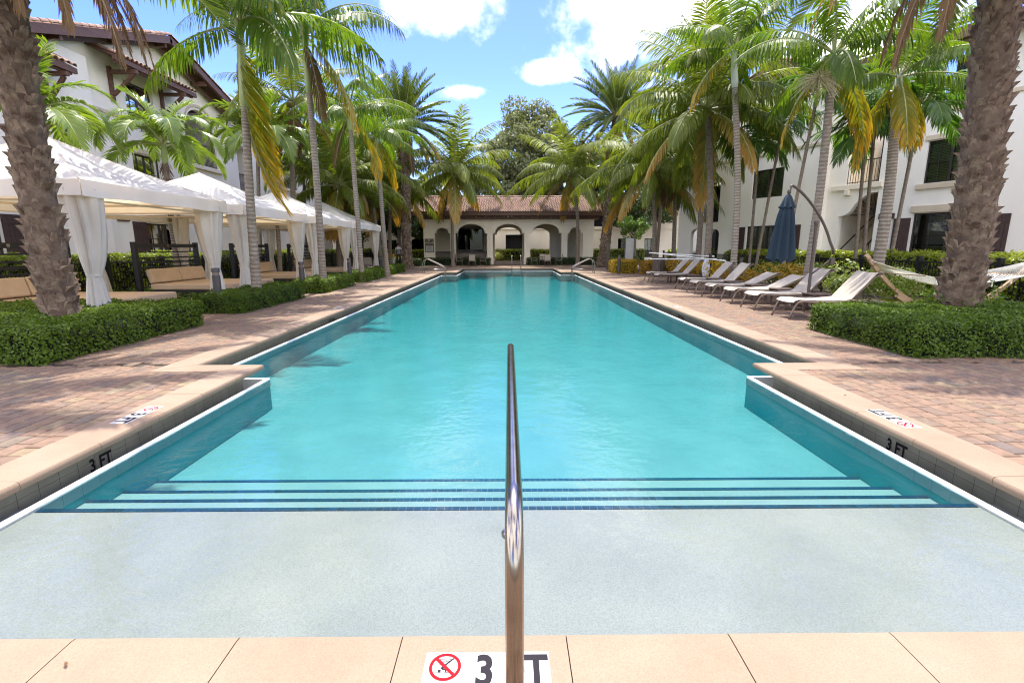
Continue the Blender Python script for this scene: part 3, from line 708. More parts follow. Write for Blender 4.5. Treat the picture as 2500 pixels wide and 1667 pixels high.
def half_tile(r=.11, L=.42):
    if (r, L) in _tile: return _tile[(r, L)]
    n = 6; v = []; f = []
    for e, rr in ((0, r), (L, r * .84)):
        for t in (0, .022):
            for k in range(n + 1):
                a = PI * k / n; v.append((e, -math.cos(a) * (rr - t), math.sin(a) * (rr - t)))
    m = n + 1
    for k in range(n):
        f.append((k, k + 1, 2 * m + k + 1, 2 * m + k)); f.append((m + k + 1, m + k, 3 * m + k, 3 * m + k + 1)); f.append((k + 1, k, m + k, m + k + 1))
    me = bpy.data.meshes.new('roof_tile'); me.from_pydata(v, [], f); me.materials.append(M['rooftile']); me.polygons.foreach_set('use_smooth', [True] * len(f)); me.set_sharp_from_angle(angle=rad(50))
    _tile[(r, L)] = me; return me
def tile_line(par, org, a, b, up=(0, 0, 1), pitch=.36, r=.11):
    """single tiles laid end to end from a (low) to b (high)"""
    a, b = V3(*a), V3(*b); d = b - a; L = d.length; d.normalize(); u = V3(*up); s = u.cross(d).normalized(); u = d.cross(s)
    n = int(L / pitch)
    for k in range(n):
        o = link('roof_tile', half_tile(r), par)
        A = Matrix((d, s, u)).transposed().to_4x4(); A.translation = a + d * (k * L / n) - V3(*org) + u * RN.uniform(0, .012)
        o.matrix_local = A @ Matrix.Rotation(RN.uniform(-.03, .03), 4, 'Z')
def tile_field(name, par, org, e0, e1, slope, L, pitch=.25, course=.38, mi=None):
    """barrel-tiled roof plane: eave from e0 to e1, going up along unit vector slope for length L"""
    e0, e1, s = V3(*e0), V3(*e1), V3(*slope).normalized(); d = e1 - e0; Wd = d.length; d.normalize(); n = d.cross(s).normalized()
    if n.z < 0: n = -n
    mb = MB(); nc = max(1, int(Wd / pitch)); w = Wd / nc; nr = max(1, int(L / course)); rl = L / nr
    rv = []
    for c in range(nc):
        for r_ in range(nr):
            b0 = e0 + d * (c * w) + s * (r_ * rl - .03); jit = RN.uniform(-.008, .008); v = []
            for t, lift, rr in ((0, .06, 1), (rl + .03, .0, .86)):
                for k in range(7):
                    x = k / 6; prof = math.sin(PI * min(1, x / .62)) * .075 * rr if x < .62 else -math.sin(PI * (x - .62) / .38) * .025
                    v.append(b0 + s * t + d * (x * w + jit * (t == 0)) + n * (prof + lift))
            mb.add(v, [(k, k + 1, 7 + k + 1, 7 + k) for k in range(6)])
            # butt edge
            o_ = len(mb.v); v2 = [b0 + d * (k / 6 * w + jit) + n * ((math.sin(PI * min(1, k / 6 / .62)) * .075 if k / 6 < .62 else -math.sin(PI * (k / 6 - .62) / .38) * .025) + q) for q in (.06, .012) for k in range(7)]
            mb.add(v2, [(k + 1, k, 7 + k, 7 + k + 1) for k in range(6)])
            rv += [RN.random()] * 28
    o = mb.build(name, M['tilefield'], par, org=org, smooth=40); o['kind'] = 'stuff'
    at = o.data.attributes.new('rnd', 'FLOAT', 'POINT'); at.data.foreach_set('value', rv)
    return o
def tilefield_mat():
    m, nt, N, L, P = new_mat('roof_tile_field')
    a = N.new('ShaderNodeAttribute'); a.attribute_name = 'rnd'
    r = N.new('ShaderNodeValToRGB'); e = r.color_ramp.elements; e[0].color = (.19, .13, .10, 1); e[1].color = (.36, .25, .185, 1)
    for p, c in ((.3, (.30, .195, .145)), (.55, (.35, .22, .16)), (.8, (.25, .155, .12))): q = e.new(p); q.color = rgba(c)
    L.new(a.outputs['Fac'], r.inputs[0]); L.new(r.outputs[0], P.inputs['Base Color']); P.inputs['Roughness'].default_value = .8
    return m
M['tilefield'] = tilefield_mat()

# ------------------------------------------------------------------ left building
lb = thing('apartment_building', 'tall white gabled apartment building behind the white cabanas, with balcony arch and tiled awnings', 'building', (-20, 24, 0), group='buildings round the courtyard')
org = (-20, 24, 0); F = Frame((-17, 0), (0, 1), (1, 0))
AY, AZ = 25.3, 11.35
ops = [dict(u=(23.3, 25.3), z=(.5, 2.62)), dict(u=(14.0, 16.2), z=(.5, 2.55)), dict(u=(23.0, 24.8), z=(4.1, 5.72)), dict(u=(23.1, 24.85), z=(7.2, 8.8)),
       dict(u=(27.0, 29.7), z=(5.95, 7.6), top=arch(27.0, 29.7, 8.0, 8.85, .18, 7.95)), dict(u=(27.1, 29.3), z=(3.1, 5.35)), dict(u=(27.3, 29.2), z=(.2, 2.5))]
mb = MB(); wall(mb, F, 12, 31, 0, [(12, 7.3), (AY, AZ - .1), (31, 9.45)], ops, .28)
fbox(mb, F, 12, 31, -9, -8.9, 0, 9); mb.add([F.p(31, 0, 0), F.p(31, -9, 0), F.p(31, -9, 9.4), F.p(31, 0, 9.4)], [(0, 1, 2, 3)])
mb.add([F.p(12, 0, 0), F.p(12, -9, 0), F.p(12, -9, 7.3), F.p(12, 0, 7.3)], [(0, 1, 2, 3)])
fbox(mb, F, 12, 20.6, .001, .35, 0, 9.2) if 0 else None
mb.build('wall', M['stucco'], lb, org=org)
# a shallow projecting bay left of the corner
mb = MB(); fbox(mb, F, 12, 20.9, .002, .3, 0, 8.9); mb.build('bay_wall', M['stucco'], lb, org=org, bevel=.03)
mb = MB(); fbox(mb, F, 20.9, 27, .002, .07, 7.06, 7.2); fbox(mb, F, 29.72, 31, .002, .07, 7.06, 7.2); mb.build('string_course', M['trim'], lb, org=org, bevel=.015)
for q in ((22.9, 25.7, .002, .06, 2.66, 2.98), (22.95, 25.0, .002, .05, 5.76, 5.98)): mb = MB(); fbox(mb, F, *q); mb.build('lintel', M['trim'], lb, org=org, bevel=.01)
mb = MB(); 
for q in ((26.9, 29.9, .002, .14, 5.72, 5.94), (22.95, 24.9, .002, .1, 4.0, 4.09), (23.05, 24.9, .072, .12, 7.075, 7.19)): mb = MB(); fbox(mb, F, *q); mb.build('sill', M['stucco_cream'], lb, org=org, bevel=.015)
mb = MB(); pts = arch(26.92, 29.78, 8.0, 8.97, .16, 8.06, 16)
for (a, za), (b, zb) in zip(pts, pts[1:]): 
    if b - a > .004: mb.add([F.p(a, .05, za), F.p(b, .05, zb), F.p(b, .05, zb + .14), F.p(a, .05, za + .14), F.p(a, .001, za), F.p(b, .001, zb), F.p(b, .001, zb + .14), F.p(a, .001, za + .14)], [(0, 1, 2, 3), (0, 1, 5, 4), (3, 2, 6, 7)])
mb.build('arch_trim', M['trim'], lb, org=org)
for u0, u1, z0, z1 in ((23.3, 25.3, .5, 2.62), (14, 16.2, .5, 2.55), (23, 24.8, 4.1, 5.72), (23.1, 24.85, 7.2, 8.8), (27.3, 29.2, .2, 2.5)): window(lb, org, F, u0, u1, z0, z1, -.18 if u0 != 14 else .315, rows=3 if z1 < 3 else 2)
for u0, u1 in ((22.4, 23.24), (25.36, 26.15)): shutter(lb, org, F, u0, u1, .5, 2.66)
Fb = Frame((-16.7, 0), (0, 1), (1, 0)); shutter(lb, org, Fb, 16.35, 17.2, .5, 2.6); shutter(lb, org, Fb, 12.9, 13.7, .5, 2.6)
for z0, z1, zt in ((5.95, 7.12, 8.85), (3.1, 4.2, 5.35)):
    mb = MB(); fbox(mb, F, 26.7, 30, -2.0, -1.9, z0, zt); mb.build('balcony_back', M['stucco_cream'], lb, org=org)
    mb = MB(); fbox(mb, F, 26.7, 30, -1.9, -.29, z0 - .12, z0 - .005); mb.build('balcony_floor', M['stucco_cream'], lb, org=org)
    window(lb, org, F, 27.3, 29.0, z0, z0 + 2.15, -1.86, blind=False)
    railing(lb, org, F, 27.05 if z0 > 5 else 27.15, 29.65 if z0 > 5 else 29.25, z0, z1, -.1)
# gable roof: rakes with beams, soffit and a line of barrel tiles
def rake(par, org, F, ua, za, ub, zb, v, th=.3, tiles=True):
    mb = MB(); a, b = F.p(ua, v, za), F.p(ub, v, zb)
    n = (b - a).normalized(); up = V3(0, 0, 1) - n * n.z; up.normalize()
    q = [a - up * th, b - up * th, b, a]; w = F.V * -.12
    mb.add([*q, *(x + w for x in q)], [(0, 1, 2, 3), (7, 6, 5, 4), (0, 4, 5, 1), (3, 2, 6, 7), (0, 3, 7, 4), (1, 5, 6, 2)])
    mb.build('rake_beam', M['wood'], par, org=org)
    if tiles:
        lo, hi = (a, b) if a.z < b.z else (b, a)
        tile_line(par, org, lo + up * .05 - F.V * .05, hi + up * .05 - F.V * .05, up)
        tile_line(par, org, lo + up * .01 - F.V * .31, hi + up * .01 - F.V * .31, up)
def soffit(par, org, F, ua, za, ub, zb, v0, v1, th=.08):
    mb = MB(); a, b, c, d = F.p(ua, v0, za), F.p(ub, v0, zb), F.p(ub, v1, zb), F.p(ua, v1, za); t = V3(0, 0, th)
    mb.add([a, b, c, d, a + t, b + t, c + t, d + t], [(0, 1, 2, 3), (7, 6, 5, 4), (0, 1, 5, 4), (2, 3, 7, 6), (1, 2, 6, 5), (3, 0, 4, 7)])
    mb.build('roof_deck', M['wood'], par, org=org)
NZ = AZ - (AY - 11.5) * .33; FZ = AZ - (31.6 - AY) * .33
rake(lb, org, F, 11.5, NZ, AY, AZ, .95); rake(lb, org, F, AY, AZ, 31.6, FZ, .95)
rake(lb, org, F, 11.5, NZ - .24, AY, AZ - .24, .35, .22, False); rake(lb, org, F, AY, AZ - .24, 31.6, FZ - .24, .35, .22, False)
soffit(lb, org, F, 11.5, NZ - .06, AY, AZ - .06, .82, -9.4); soffit(lb, org, F, AY, AZ - .06, 31.6, FZ - .06, .82, -9.4)
for k in range(7):
    u = 13.5 + k * 2.9; z = AZ - abs(u - AY) * .33 - .36
    mb = MB(); fbox(mb, F, u - .07, u + .07, .004, .8, z - .12, z + .08); mb.build('rafter_tail', M['wood'], lb, org=org)
def awning(par, org, F, u0, u1, v0, v1, z0, z1, brackets):
    mb = MB()
    a, b, c, d = F.p(u0, v1, z0), F.p(u1, v1, z0), F.p(u1, v0, z1), F.p(u0, v0, z1); t = V3(0, 0, -.09)
    mb.add([a, b, c, d, a + t, b + t, c + t, d + t], [(0, 1, 2, 3), (7, 6, 5, 4), (0, 1, 5, 4), (1, 2, 6, 5), (3, 0, 4, 7)]); fbox(mb, F, u0 - .03, u1 + .03, v1 - .1, v1 + .02, z0 - .2, z0 - .012)
    aw = mb.build('awning', M['wood'], par, org=org)
    n = int((u1 - u0) / .24)
    for k in range(n):
        u = u0 + (u1 - u0) * (k + .5) / n; A0, A1 = F.p(u, v1 + .06, z0 + .02), F.p(u, v0, z1 + .02)
        tile_line(aw, org, A0, A1, (A1 - A0).cross(F.U) * (1 if (A1 - A0).cross(F.U).z > 0 else -1), r=.105)
    for u in brackets:
        mb = MB(); fbox(mb, F, u - .07, u + .07, v0 + .002, v0 + .14, z0 - 1.5, z0 - .12); fbox(mb, F, u - .07, u + .07, v0 + .142, v1 + .1, z0 - .42, z0 - .27)
        mb.bar(F.p(u, v0 + .13, z0 - 1.25), F.p(u, v1 - .05, z0 - .43), .12, .12); mb.build('bracket', M['wood'], par, org=org, bevel=.01)
    mb = MB(); fbox(mb, F, u0 + .1, u1 - .1, v1 - .22, v1 - .08, z0 - .262, z0 - .12); mb.build('awning_beam', M['wood'], par, org=org)
awning(lb, org, F, 21.3, 26.4, 0, 1.15, 9.3, 9.75, (22.3, 25.4)) if 0 else awning(lb, org, F, 21.3, 26.4, 0, 1.15, 9.15, 9.6, (22.3, 25.4))
awning(lb, org, F, 15.8, 19.3, .3, 1.15, 7.95, 8.4, (16.3, 18.8))
mb = MB()
for u, z in ((21.35 + 4.2, 10.15), (25.9, 9.95), (25.75, 9.75)):
    c = F.p(u, .04, z); mb.add([c + F.U * .09 * math.cos(k * PI / 6) + V3(0, 0, .09 * math.sin(k * PI / 6)) for k in range(12)], [tuple(range(12))])
mb.build('gable_vent', M['dark'], lb, org=org)
bs = thing('building_sign', 'dark plaque reading BLDG 3 on the white wall behind the first cabana', 'sign', (-16.96, 21.9, 2.77))
mb = MB(); mb.bx(-.03, .012, -.34, .34, -.13, .13); mb.build('plaque', M['shutter'], bs, bevel=.006)
text('lettering', 'BLDG 3', .15, (0, 1, 0), (0, 0, 1), (.014, 0, -.053), M['signwhite'], bs, sx=.9, bold=.01, align='CENTER')
wl_ = thing('wall_lamp', 'small white box light on the white wall left of the shuttered window', 'lamp', (-16.99, 20.95, 2.0))
mb = MB(); mb.bx(.0, .12, -.1, .1, -.12, .12); mb.build('housing', M['white'], wl_, bevel=.02)

# second block further along on the left
l2 = thing('apartment_building', 'far white apartment block with iron balconies and a tiled hip roof past the gabled building', 'building', (-20, 38, 0), group='buildings round the courtyard')
org = (-20, 38, 0); F = Frame((-17.2, 0), (0, 1), (1, 0))
ops = [dict(u=(32.2, 34), z=(5.0, 7.9)), dict(u=(38.6, 40.9), z=(6.0, 8.4)), dict(u=(38.6, 40.9), z=(2.9, 5.2)), dict(u=(32.2, 34), z=(2.4, 4.4)), dict(u=(39.2, 42), z=(.4, 2.8)), dict(u=(34.6, 36.6), z=(.4, 2.4), top=arch(34.6, 36.6, 1.9, 2.7)), dict(u=(43.5, 45), z=(5.9, 7.8))]
mb = MB(); wall(mb, F, 31.2, 48, 0, 9.6, ops, 1.4); fbox(mb, F, 31.2, 48, -1.6, -1.41, 0, 9.6); mb.build('wall', M['stucco'], l2, org=org)
for u0, u1, z0, z1 in ((32.3, 33.9, 5, 7.2), (38.8, 40.7, 6, 8.2), (38.8, 40.7, 2.9, 5.0), (39.2, 42, .4, 2.8), (43.5, 45, 5.9, 7.8)): window(l2, org, F, u0, u1, z0, z1, -1.35, blind=False)
for u0, u1, z0 in ((32.2, 34, 5.0), (38.6, 40.9, 6.0)): railing(l2, org, F, u0 + .02, u1 - .02, z0, z0 + 1.15, -.1)
mb = MB()
for u0, u1, z0 in ((32.1, 34.1, 5.0), (38.5, 41, 6.0)): fbox(mb, F, u0, u1, .002, .16, z0 - .22, z0 - .02)
mb.build('sill', M['stucco_cream'], l2, org=org)
mb = MB(); fbox(mb, F, 30.8, 48.4, -1, .75, 9.45, 9.62); mb.build('eave_board', M['wood'], l2, org=org)
tile_field('roof_tiling', l2, org, F.p(30.8, .8, 9.66), F.p(48.4, .8, 9.66), (-.94, 0, .34), 6)

# ------------------------------------------------------------------ right building (its walls run at an angle to the pool)
rb = thing('apartment_building', 'white apartment building with stair arch and dark shutters behind the hammock and loungers', 'building', (20, 22, 0), group='buildings round the courtyard')
org = (20, 22, 0); F = Frame((17.6, 20.4), (-.41, .912), (-.912, -.41))
ops = [dict(u=(-1.75, .7), z=(.35, 2.85)), dict(u=(-1.1, .55), z=(4.05, 5.72)), dict(u=(-1.3, .45), z=(7.0, 9.0)),
       dict(u=(2.2, 3.85), z=(0, 2.9), top=[(2.2, 3.9), (2.5, 3.88), (2.75, 3.78), (3.0, 3.6), (3.2, 3.36), (3.36, 3.1), (3.5, 2.98), (3.66, 2.92), (3.85, 2.9)]),
       dict(u=(2.25, 3.7), z=(4.35, 6.9), top=[(2.25, 6.9), (3.7, 6.9)])]
mb = MB(); wall(mb, F, -7, 4.5, 0, 9.7, ops, .3); 
mb.build('wall', M['stucco'], rb, org=org)
mb = MB(); fbox(mb, F, 1.9, 2.19, -3.2, -.31, 0, 6.9); fbox(mb, F, 1.9, 4.4, -3.4, -3.21, 0, 6.9); fbox(mb, F, 3.9, 4.4, -3.2, -.31, 0, 6.9); mb.build('stair_wall', M['stucco_cream'], rb, org=org)
mb = MB(); fbox(mb, F, 2.2, 3.88, -3.2, -.31, 4.1, 4.32); mb.build('landing', M['stucco_cream'], rb, org=org)
for k in range(14):
    mb = MB(); fbox(mb, F, 2.25, 3.85, -.5 - .19 * (k + 1), -.5 - .19 * k, .0, .25 + .2 * k); mb.build('stair_tread', M['trim'], rb, org=org)
mb = MB(); mb.bar(F.p(3.8, -.35, 1.3), F.p(2.3, -.45, 3.1), .05, .05); mb.bar(F.p(3.0, -.35, 1.0), F.p(2.2, -.35, 2.05), .05, .05)
for k in range(9):
    t = k / 8; p = F.p(3.0 - .8 * t, -.35, 1.0 + 1.05 * t); mb.bar(p, p - V3(0, 0, 1.0), .02, .02)
mb.build('handrail', M['black'], rb, org=org)
mb = MB()
for k in range(9):
    a = PI * .5 + PI * .5 * k / 8; c = F.p(2.22, -.12, 2.95); e = c + F.U * 1.0 * -math.cos(a) + V3(0, 0, .9 * math.sin(a)); mb.bar(c, e, .025, .025)
mb.bar(F.p(2.22, -.12, 2.93), F.p(3.35, -.12, 2.93), .04, .04); mb.build('fan_grille', M['black'], rb, org=org)
# nearer half: recessed behind; further half stands 0.55 m proud
ops2 = [dict(u=(6.6, 8.5), z=(4.1, 5.57)), dict(u=(6.1, 8.6), z=(.35, 2.6)), dict(u=(10.7, 11.9), z=(2.95, 5.3)), dict(u=(10.55, 11.35), z=(0, 2.2), top=arch(10.55, 11.35, 2.2, 2.55)), dict(u=(11.9, 12.9), z=(0, 2.2), top=arch(11.9, 12.9, 2.2, 2.6)), dict(u=(6.9, 8.1), z=(7.0, 8.6))]
mb = MB(); wall(mb, F, 4.5, 14, 0, [(4.5, 9.7), (7.1, 10.5), (9.7, 9.7), (14, 9.7)], ops2, .3, v=.5)
mb.add([F.p(4.5, .5, 0), F.p(4.5, -.4, 0), F.p(4.5, -.4, 9.7), F.p(4.5, .5, 9.7)], [(0, 1, 2, 3)]); mb.add([F.p(14, .5, 0), F.p(14, -6, 0), F.p(14, -6, 9.7), F.p(14, .5, 9.7)], [(0, 1, 2, 3)])
mb.build('bay_wall', M['stucco'], rb, org=org)
F2 = Frame((17.6 - .912 * .5, 20.4 - .41 * .5), (-.41, .912), (-.912, -.41))
window(rb, org, F, -1.75, .7, .35, 2.85, -.12, cols=2, rows=1, blind=False); window(rb, org, F, -1.1, .55, 4.05, 5.72, -.12); window(rb, org, F, -1.2, .4, 7.0, 9.0, -.9, blind=False)
window(rb, org, F2, 6.6, 8.5, 4.1, 5.57, -.12); window(rb, org, F2, 6.1, 8.6, .35, 2.6, -.12); window(rb, org, F2, 10.8, 11.8, 2.95, 5.1, -.28, blind=False); window(rb, org, F2, 6.9, 8.1, 7, 8.6, -.12)
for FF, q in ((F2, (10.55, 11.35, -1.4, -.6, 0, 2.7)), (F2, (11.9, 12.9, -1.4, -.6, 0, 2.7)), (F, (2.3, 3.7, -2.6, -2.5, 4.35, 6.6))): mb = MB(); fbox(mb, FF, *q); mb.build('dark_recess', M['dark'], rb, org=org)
shutter(rb, org, F, .76, 1.4, .35, 2.68); shutter(rb, org, F, -2.45, -1.81, .35, 2.68); shutter(rb, org, F2, 8.7, 9.45, .3, 2.58); shutter(rb, org, F2, 5.35, 6.0, .3, 2.58)
for nm, q in (('lintel', (-1.85, .8, .002, .07, 2.88, 3.16)), ('sill', (-1.2, .75, .002, .09, 3.82, 4.03)), ('lintel', (-1.2, .65, .002, .06, 5.75, 5.95)), ('balcony_sill', (-1.45, .6, .002, .13, 6.78, 6.98))): mb = MB(); fbox(mb, F, *q); mb.build(nm, M['trim'], rb, org=org, bevel=.012)
mb = MB(); fbox(mb, F, 2.05, 4.3, .002, .13, 4.1, 4.33); fbox(mb, F, 3.4, 3.6, .004, .2, 3.85, 4.09); mb.build('balcony_sill', M['stucco_cream'], rb, org=org, bevel=.015)
mb = MB(); fbox(mb, F, -7, -1.46, .002, .07, 6.95, 7.1); fbox(mb, F, 1.0, 2.2, .002, .07, 6.95, 7.1); fbox(mb, F2, 4.52, 14, .002, .07, 6.3, 6.45); mb.build('string_course', M['trim'], rb, org=org, bevel=.012)
railing(rb, org, F, 2.27, 3.68, 4.35, 5.4, -.1); railing(rb, org, F, -1.28, .43, 7.0, 8.05, -.06); railing(rb, org, F2, 10.72, 11.88, 2.95, 4.05, -.05)
mb = MB(); fbox(mb, F, -1.1, .2, -.5, -.25, 7.02, 7.75); mb.build('balcony_cover', M['navycloth'], rb, org=org, bevel=.05)
# roof edges
mb = MB(); fbox(mb, F, -7.5, 4.7, -.5, .9, 9.3, 9.52); fbox(mb, F, -7.5, 4.7, .78, .92, 9.1, 9.28); mb.build('eave_board', M['wood'], rb, org=org)
for u in range(-6, 5, 1):
    mb = MB(); fbox(mb, F, u - .06, u + .06, .01, .77, 9.08, 9.28); mb.build('rafter_tail', M['wood'], rb, org=org)
for k in range(int(12.2 / .27)):
    u = -7.4 + k * .27; tile_line(rb, org, F.p(u, .95, 9.56), F.p(u, -.1, 9.92), F.V * .34 + V3(0, 0, .94), r=.115)
rake(rb, org, F2, 4.3, 9.75, 7.1, 10.65, .85); rake(rb, org, F2, 7.1, 10.65, 9.9, 9.75, .85); soffit(rb, org, F2, 4.3, 9.66, 7.1, 10.56, .72, -6); soffit(rb, org, F2, 7.1, 10.56, 9.9, 9.66, .72, -6)
mb = MB(); fbox(mb, F2, 9.9, 14.4, -.5, .8, 9.4, 9.6); mb.build('eave_board', M['wood'], rb, org=org)
for k in range(16): tile_line(rb, org, F2.p(10 + k * .27, .85, 9.63), F2.p(10 + k * .27, -.1, 9.95), F.V * .34 + V3(0, 0, .94), r=.115)
for u in (-2.6, -5.2):
    mb = MB(); fbox(mb, F, u - .08, u + .08, .002, .16, 7.6, 9.05); fbox(mb, F, u - .08, u + .08, .162, .8, 8.5, 8.68); mb.bar(F.p(u, .15, 7.8), F.p(u, .72, 8.49), .13, .13); mb.build('bracket', M['wood'], rb, org=org, bevel=.01)
mb = MB()
for u, z in ((7.0, 9.75), (7.35, 9.7), (7.2, 9.95)):
    c = F2.p(u, .03, z); mb.add([c + F.U * .08 * math.cos(k * PI / 6) + V3(0, 0, .08 * math.sin(k * PI / 6)) for k in range(12)], [tuple(range(12))])
mb.build('gable_vent', M['dark'], rb, org=org)
q = F.p(1.72, .03, 2.8)
bs = thing('building_sign', 'dark plaque reading BLDG 2 half hidden by a palm trunk beside the stair arch', 'sign', q, math.atan2(-.41, -.912))
mb = MB(); mb.bx(-.025, .012, -.32, .32, -.12, .12); mb.build('plaque', M['shutter'], bs, bevel=.006)
text('lettering', 'BLDG 2', .14, (0, 1, 0), (0, 0, 1), (.014, 0, -.05), M['signwhite'], bs, sx=.9, bold=.01, align='CENTER')
q = F.p(-3.7, .05, 2.95); wl_ = thing('wall_lamp', 'small white box light on the white wall right of the shuttered sliding window', 'lamp', q, math.atan2(-.41, -.912))
mb = MB(); mb.bx(.0, .12, -.1, .1, -.1, .1); mb.build('housing', M['white'], wl_, bevel=.02)

# far building closing the courtyard
fb = thing('apartment_building', 'low cream building seen behind the pavilion and far palms', 'building', (0, 52, 0), group='buildings round the courtyard')
org = (0, 52, 0); F = Frame((0, 50), (1, 0), (0, -1))
ops = [dict(u=(-10.1, -8.1), z=(0, 1.9), top=arch(-10.1, -8.1, 1.9, 2.4)), dict(u=(-10.1, -8.1), z=(3.5, 5.3)), dict(u=(-13, -11.4), z=(.4, 2.2)), dict(u=(-.3, 1.9), z=(0, 2.7)), dict(u=(11.2, 12.6), z=(.4, 2.3)), dict(u=(13.9, 15.4), z=(.4, 2.3)), dict(u=(8.4, 10), z=(3.5, 5.3)), dict(u=(4.2, 5.6), z=(0, 2.4)), dict(u=(-16.4, -14.8), z=(.4, 2.2)), dict(u=(-6, -4.6), z=(.4, 2.2))]
mb = MB(); wall(mb, F, -24, 26, 0, 6.4, ops, .5); mb.build('wall', M['stucco_cream'], fb, org=org)
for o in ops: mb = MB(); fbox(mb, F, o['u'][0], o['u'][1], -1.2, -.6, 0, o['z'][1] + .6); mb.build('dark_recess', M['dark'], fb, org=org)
for u0, u1, z0, z1 in ((-13, -11.4, .4, 2.2), (11.2, 12.6, .4, 2.3), (13.9, 15.4, .4, 2.3), (-16.4, -14.8, .4, 2.2), (-6, -4.6, .4, 2.2)): window(fb, org, F, u0, u1, z0, z1, -.2, blind=False, room=False)
railing(fb, org, F, -10.05, -8.15, 3.5, 4.6, -.1); railing(fb, org, F, 8.45, 9.95, 3.5, 4.6, -.1)
mb = MB(); fbox(mb, F, -24, 26, .002, .12, 3.2, 3.42); mb.build('string_course', M['stucco_cream'], fb, org=org)

# ------------------------------------------------------------------ pavilion
pv = thing('pavilion', 'arcaded cream pool pavilion with barrel tile roof at the far end of the pool', 'pavilion', (0, 43, 0))
org = (0, 43, 0); F = Frame((0, 41.3), (1, 0), (0, -1))
def pops():
    return [dict(u=(-6.22, -4.9), z=(0, 2.65), top=arch(-6.22, -4.9, 2.68, 3.06, .14, 2.62)), dict(u=(-4.46, -1.81), z=(0, 2.65), top=arch(-4.46, -1.81, 2.7, 3.37, .2, 2.62)),
            dict(u=(-1.33, 1.33), z=(0, 2.65), top=arch(-1.33, 1.33, 2.7, 3.37, .2, 2.62)), dict(u=(1.83, 4.47), z=(0, 2.65), top=arch(1.83, 4.47, 2.7, 3.37, .2, 2.62)), dict(u=(4.97, 6.26), z=(0, 2.65), top=arch(4.97, 6.26, 2.68, 3.08, .2, 2.62))]
mb = MB(); wall(mb, F, -7.15, 7.18, 0, 3.74, pops(), .38, back=True)
for u in (-7.15, 7.18): mb.add([F.p(u, 0, 0), F.p(u, -.38, 0), F.p(u, -.38, 3.74), F.p(u, 0, 3.74)], [(0, 1, 2, 3)])
mb.build('arcade', M['stucco_cream'], pv, org=org)
mb = MB()
for u0, u1 in ((-7.15, -6.22), (-4.9, -4.46), (-1.81, -1.33), (1.33, 1.83), (4.47, 4.97), (6.26, 7.18)):
    fbox(mb, F, u0 - .05, u1 + .05, -.43, .06, .02, .52); fbox(mb, F, u0 - .08, u1 + .08, -.46, .09, .52, .6)
mb.build('pier_base', M['stucco_cream'], pv, org=org, bevel=.015)
# back wall of the left half, ends
Fk = Frame((0, 46.4), (1, 0), (0, -1))
mb = MB(); wall(mb, Fk, -7.15, 7.18, 0, 3.74, [dict(u=(-1.3, 1.3), z=(0, 2.65), top=arch(-1.3, 1.3, 2.7, 3.3, .2, 2.62)), dict(u=(1.9, 3.9), z=(0, 2.65), top=arch(1.9, 3.9, 2.6, 3.2))], .3, back=True); mb.build('rear_wall', M['stucco_cream'], pv, org=org)
mb = MB(); fbox(mb, F, -7.149, -6.9, -4.79, -.385, 0, 3.74); fbox(mb, F, 6.95, 7.179, -4.79, -.385, 0, 3.74); fbox(mb, F, -1.95, -1.8, -4.79, -2.2, 0, 3.74); mb.build('side_wall', M['stucco_cream'], pv, org=org)
mb = MB(); fbox(mb, F, -6.9, 6.95, -4.79, -.385, 3.6, 3.74); mb.build('ceiling', M['wood'], pv, org=org)
mb = MB(); fbox(mb, F, -4.9, -2.35, -4.6, -4.45, 1.15, 3.2); wp = mb.build('wall_panel', M['frame'], pv, org=org)
mb = MB(); fbox(mb, F, -4.8, -2.45, -4.449, -4.44, 1.25, 3.1); mb.build('pane', glass_mat('panel_glass', (.25, .30, .30), 1.45), wp, org=org)
mb = MB(); fbox(mb, F, -6.85, -1.96, -3.9, -2.6, 0, .98); mb.build('bar_counter', M['stone'], pv, org=org)
mb = MB(); fbox(mb, F, -6.88, -1.955, -3.95, -2.5, .982, 1.06); mb.build('counter_slab', M['bollard'], pv, org=org, bevel=.01)
mb = MB(); fbox(mb, F, -1.33, 1.33, -.36, -.02, .01, .32); mb.build('step_plinth', M['taupe'], pv, org=org)
mb = MB(); fbox(mb, F, -7.5, 7.5, -4.9, .5, 3.741, 4.02); fbox(mb, F, -7.9, 7.95, .502, .95, 3.98, 4.12); fbox(mb, F, -7.9, 7.95, .952, 1.05, 4.0, 4.3); mb.build('eave_board', M['wood'], pv, org=org)
for k in range(20):
    u = -7.3 + k * .77; mb = MB(); fbox(mb, F, u - .06, u + .06, .503, .9, 3.82, 3.975); mb.build('rafter_tail', M['wood'], pv, org=org)
sl = V3(0, 3.6, 1.42)
tile_field('roof_tiling', pv, org, (-7.95, 40.22, 4.3), (7.98, 40.22, 4.3), sl, 3.9, pitch=.2, course=.36)
mb = MB(); mb.add([(-7.9, 40.26, 4.27), (7.95, 40.26, 4.27), (7.95, 43.86, 5.69), (-7.9, 43.86, 5.69), (-7.9, 47.4, 4.27), (7.95, 47.4, 4.27)], [(0, 1, 2, 3), (3, 2, 5, 4), (0, 3, 4), (1, 5, 2)]); mb.build('roof_deck', M['wood'], pv, org=org)
for k in range(40):
    o = link('ridge_tile', half_tile(.13), pv); o.location = (-7.9 + k * .398, .9 - .02, 5.78)
mb = MB(); mb.lathe([(.001, -.1), (.09, -.1), (.11, 0), (.09, .07), (.02, .09)], F.p(-.02, .62, 4.0), 12); o = mb.build('flood_light', M['white'], pv, org=org, smooth=True)
mb = MB(); mb.lathe([(.001, -.06), (.05, -.06), (.07, 0), (.02, .06)], F.p(.27, .62, 3.97), 10); mb.build('flood_light', M['white'], pv, org=org, smooth=True)
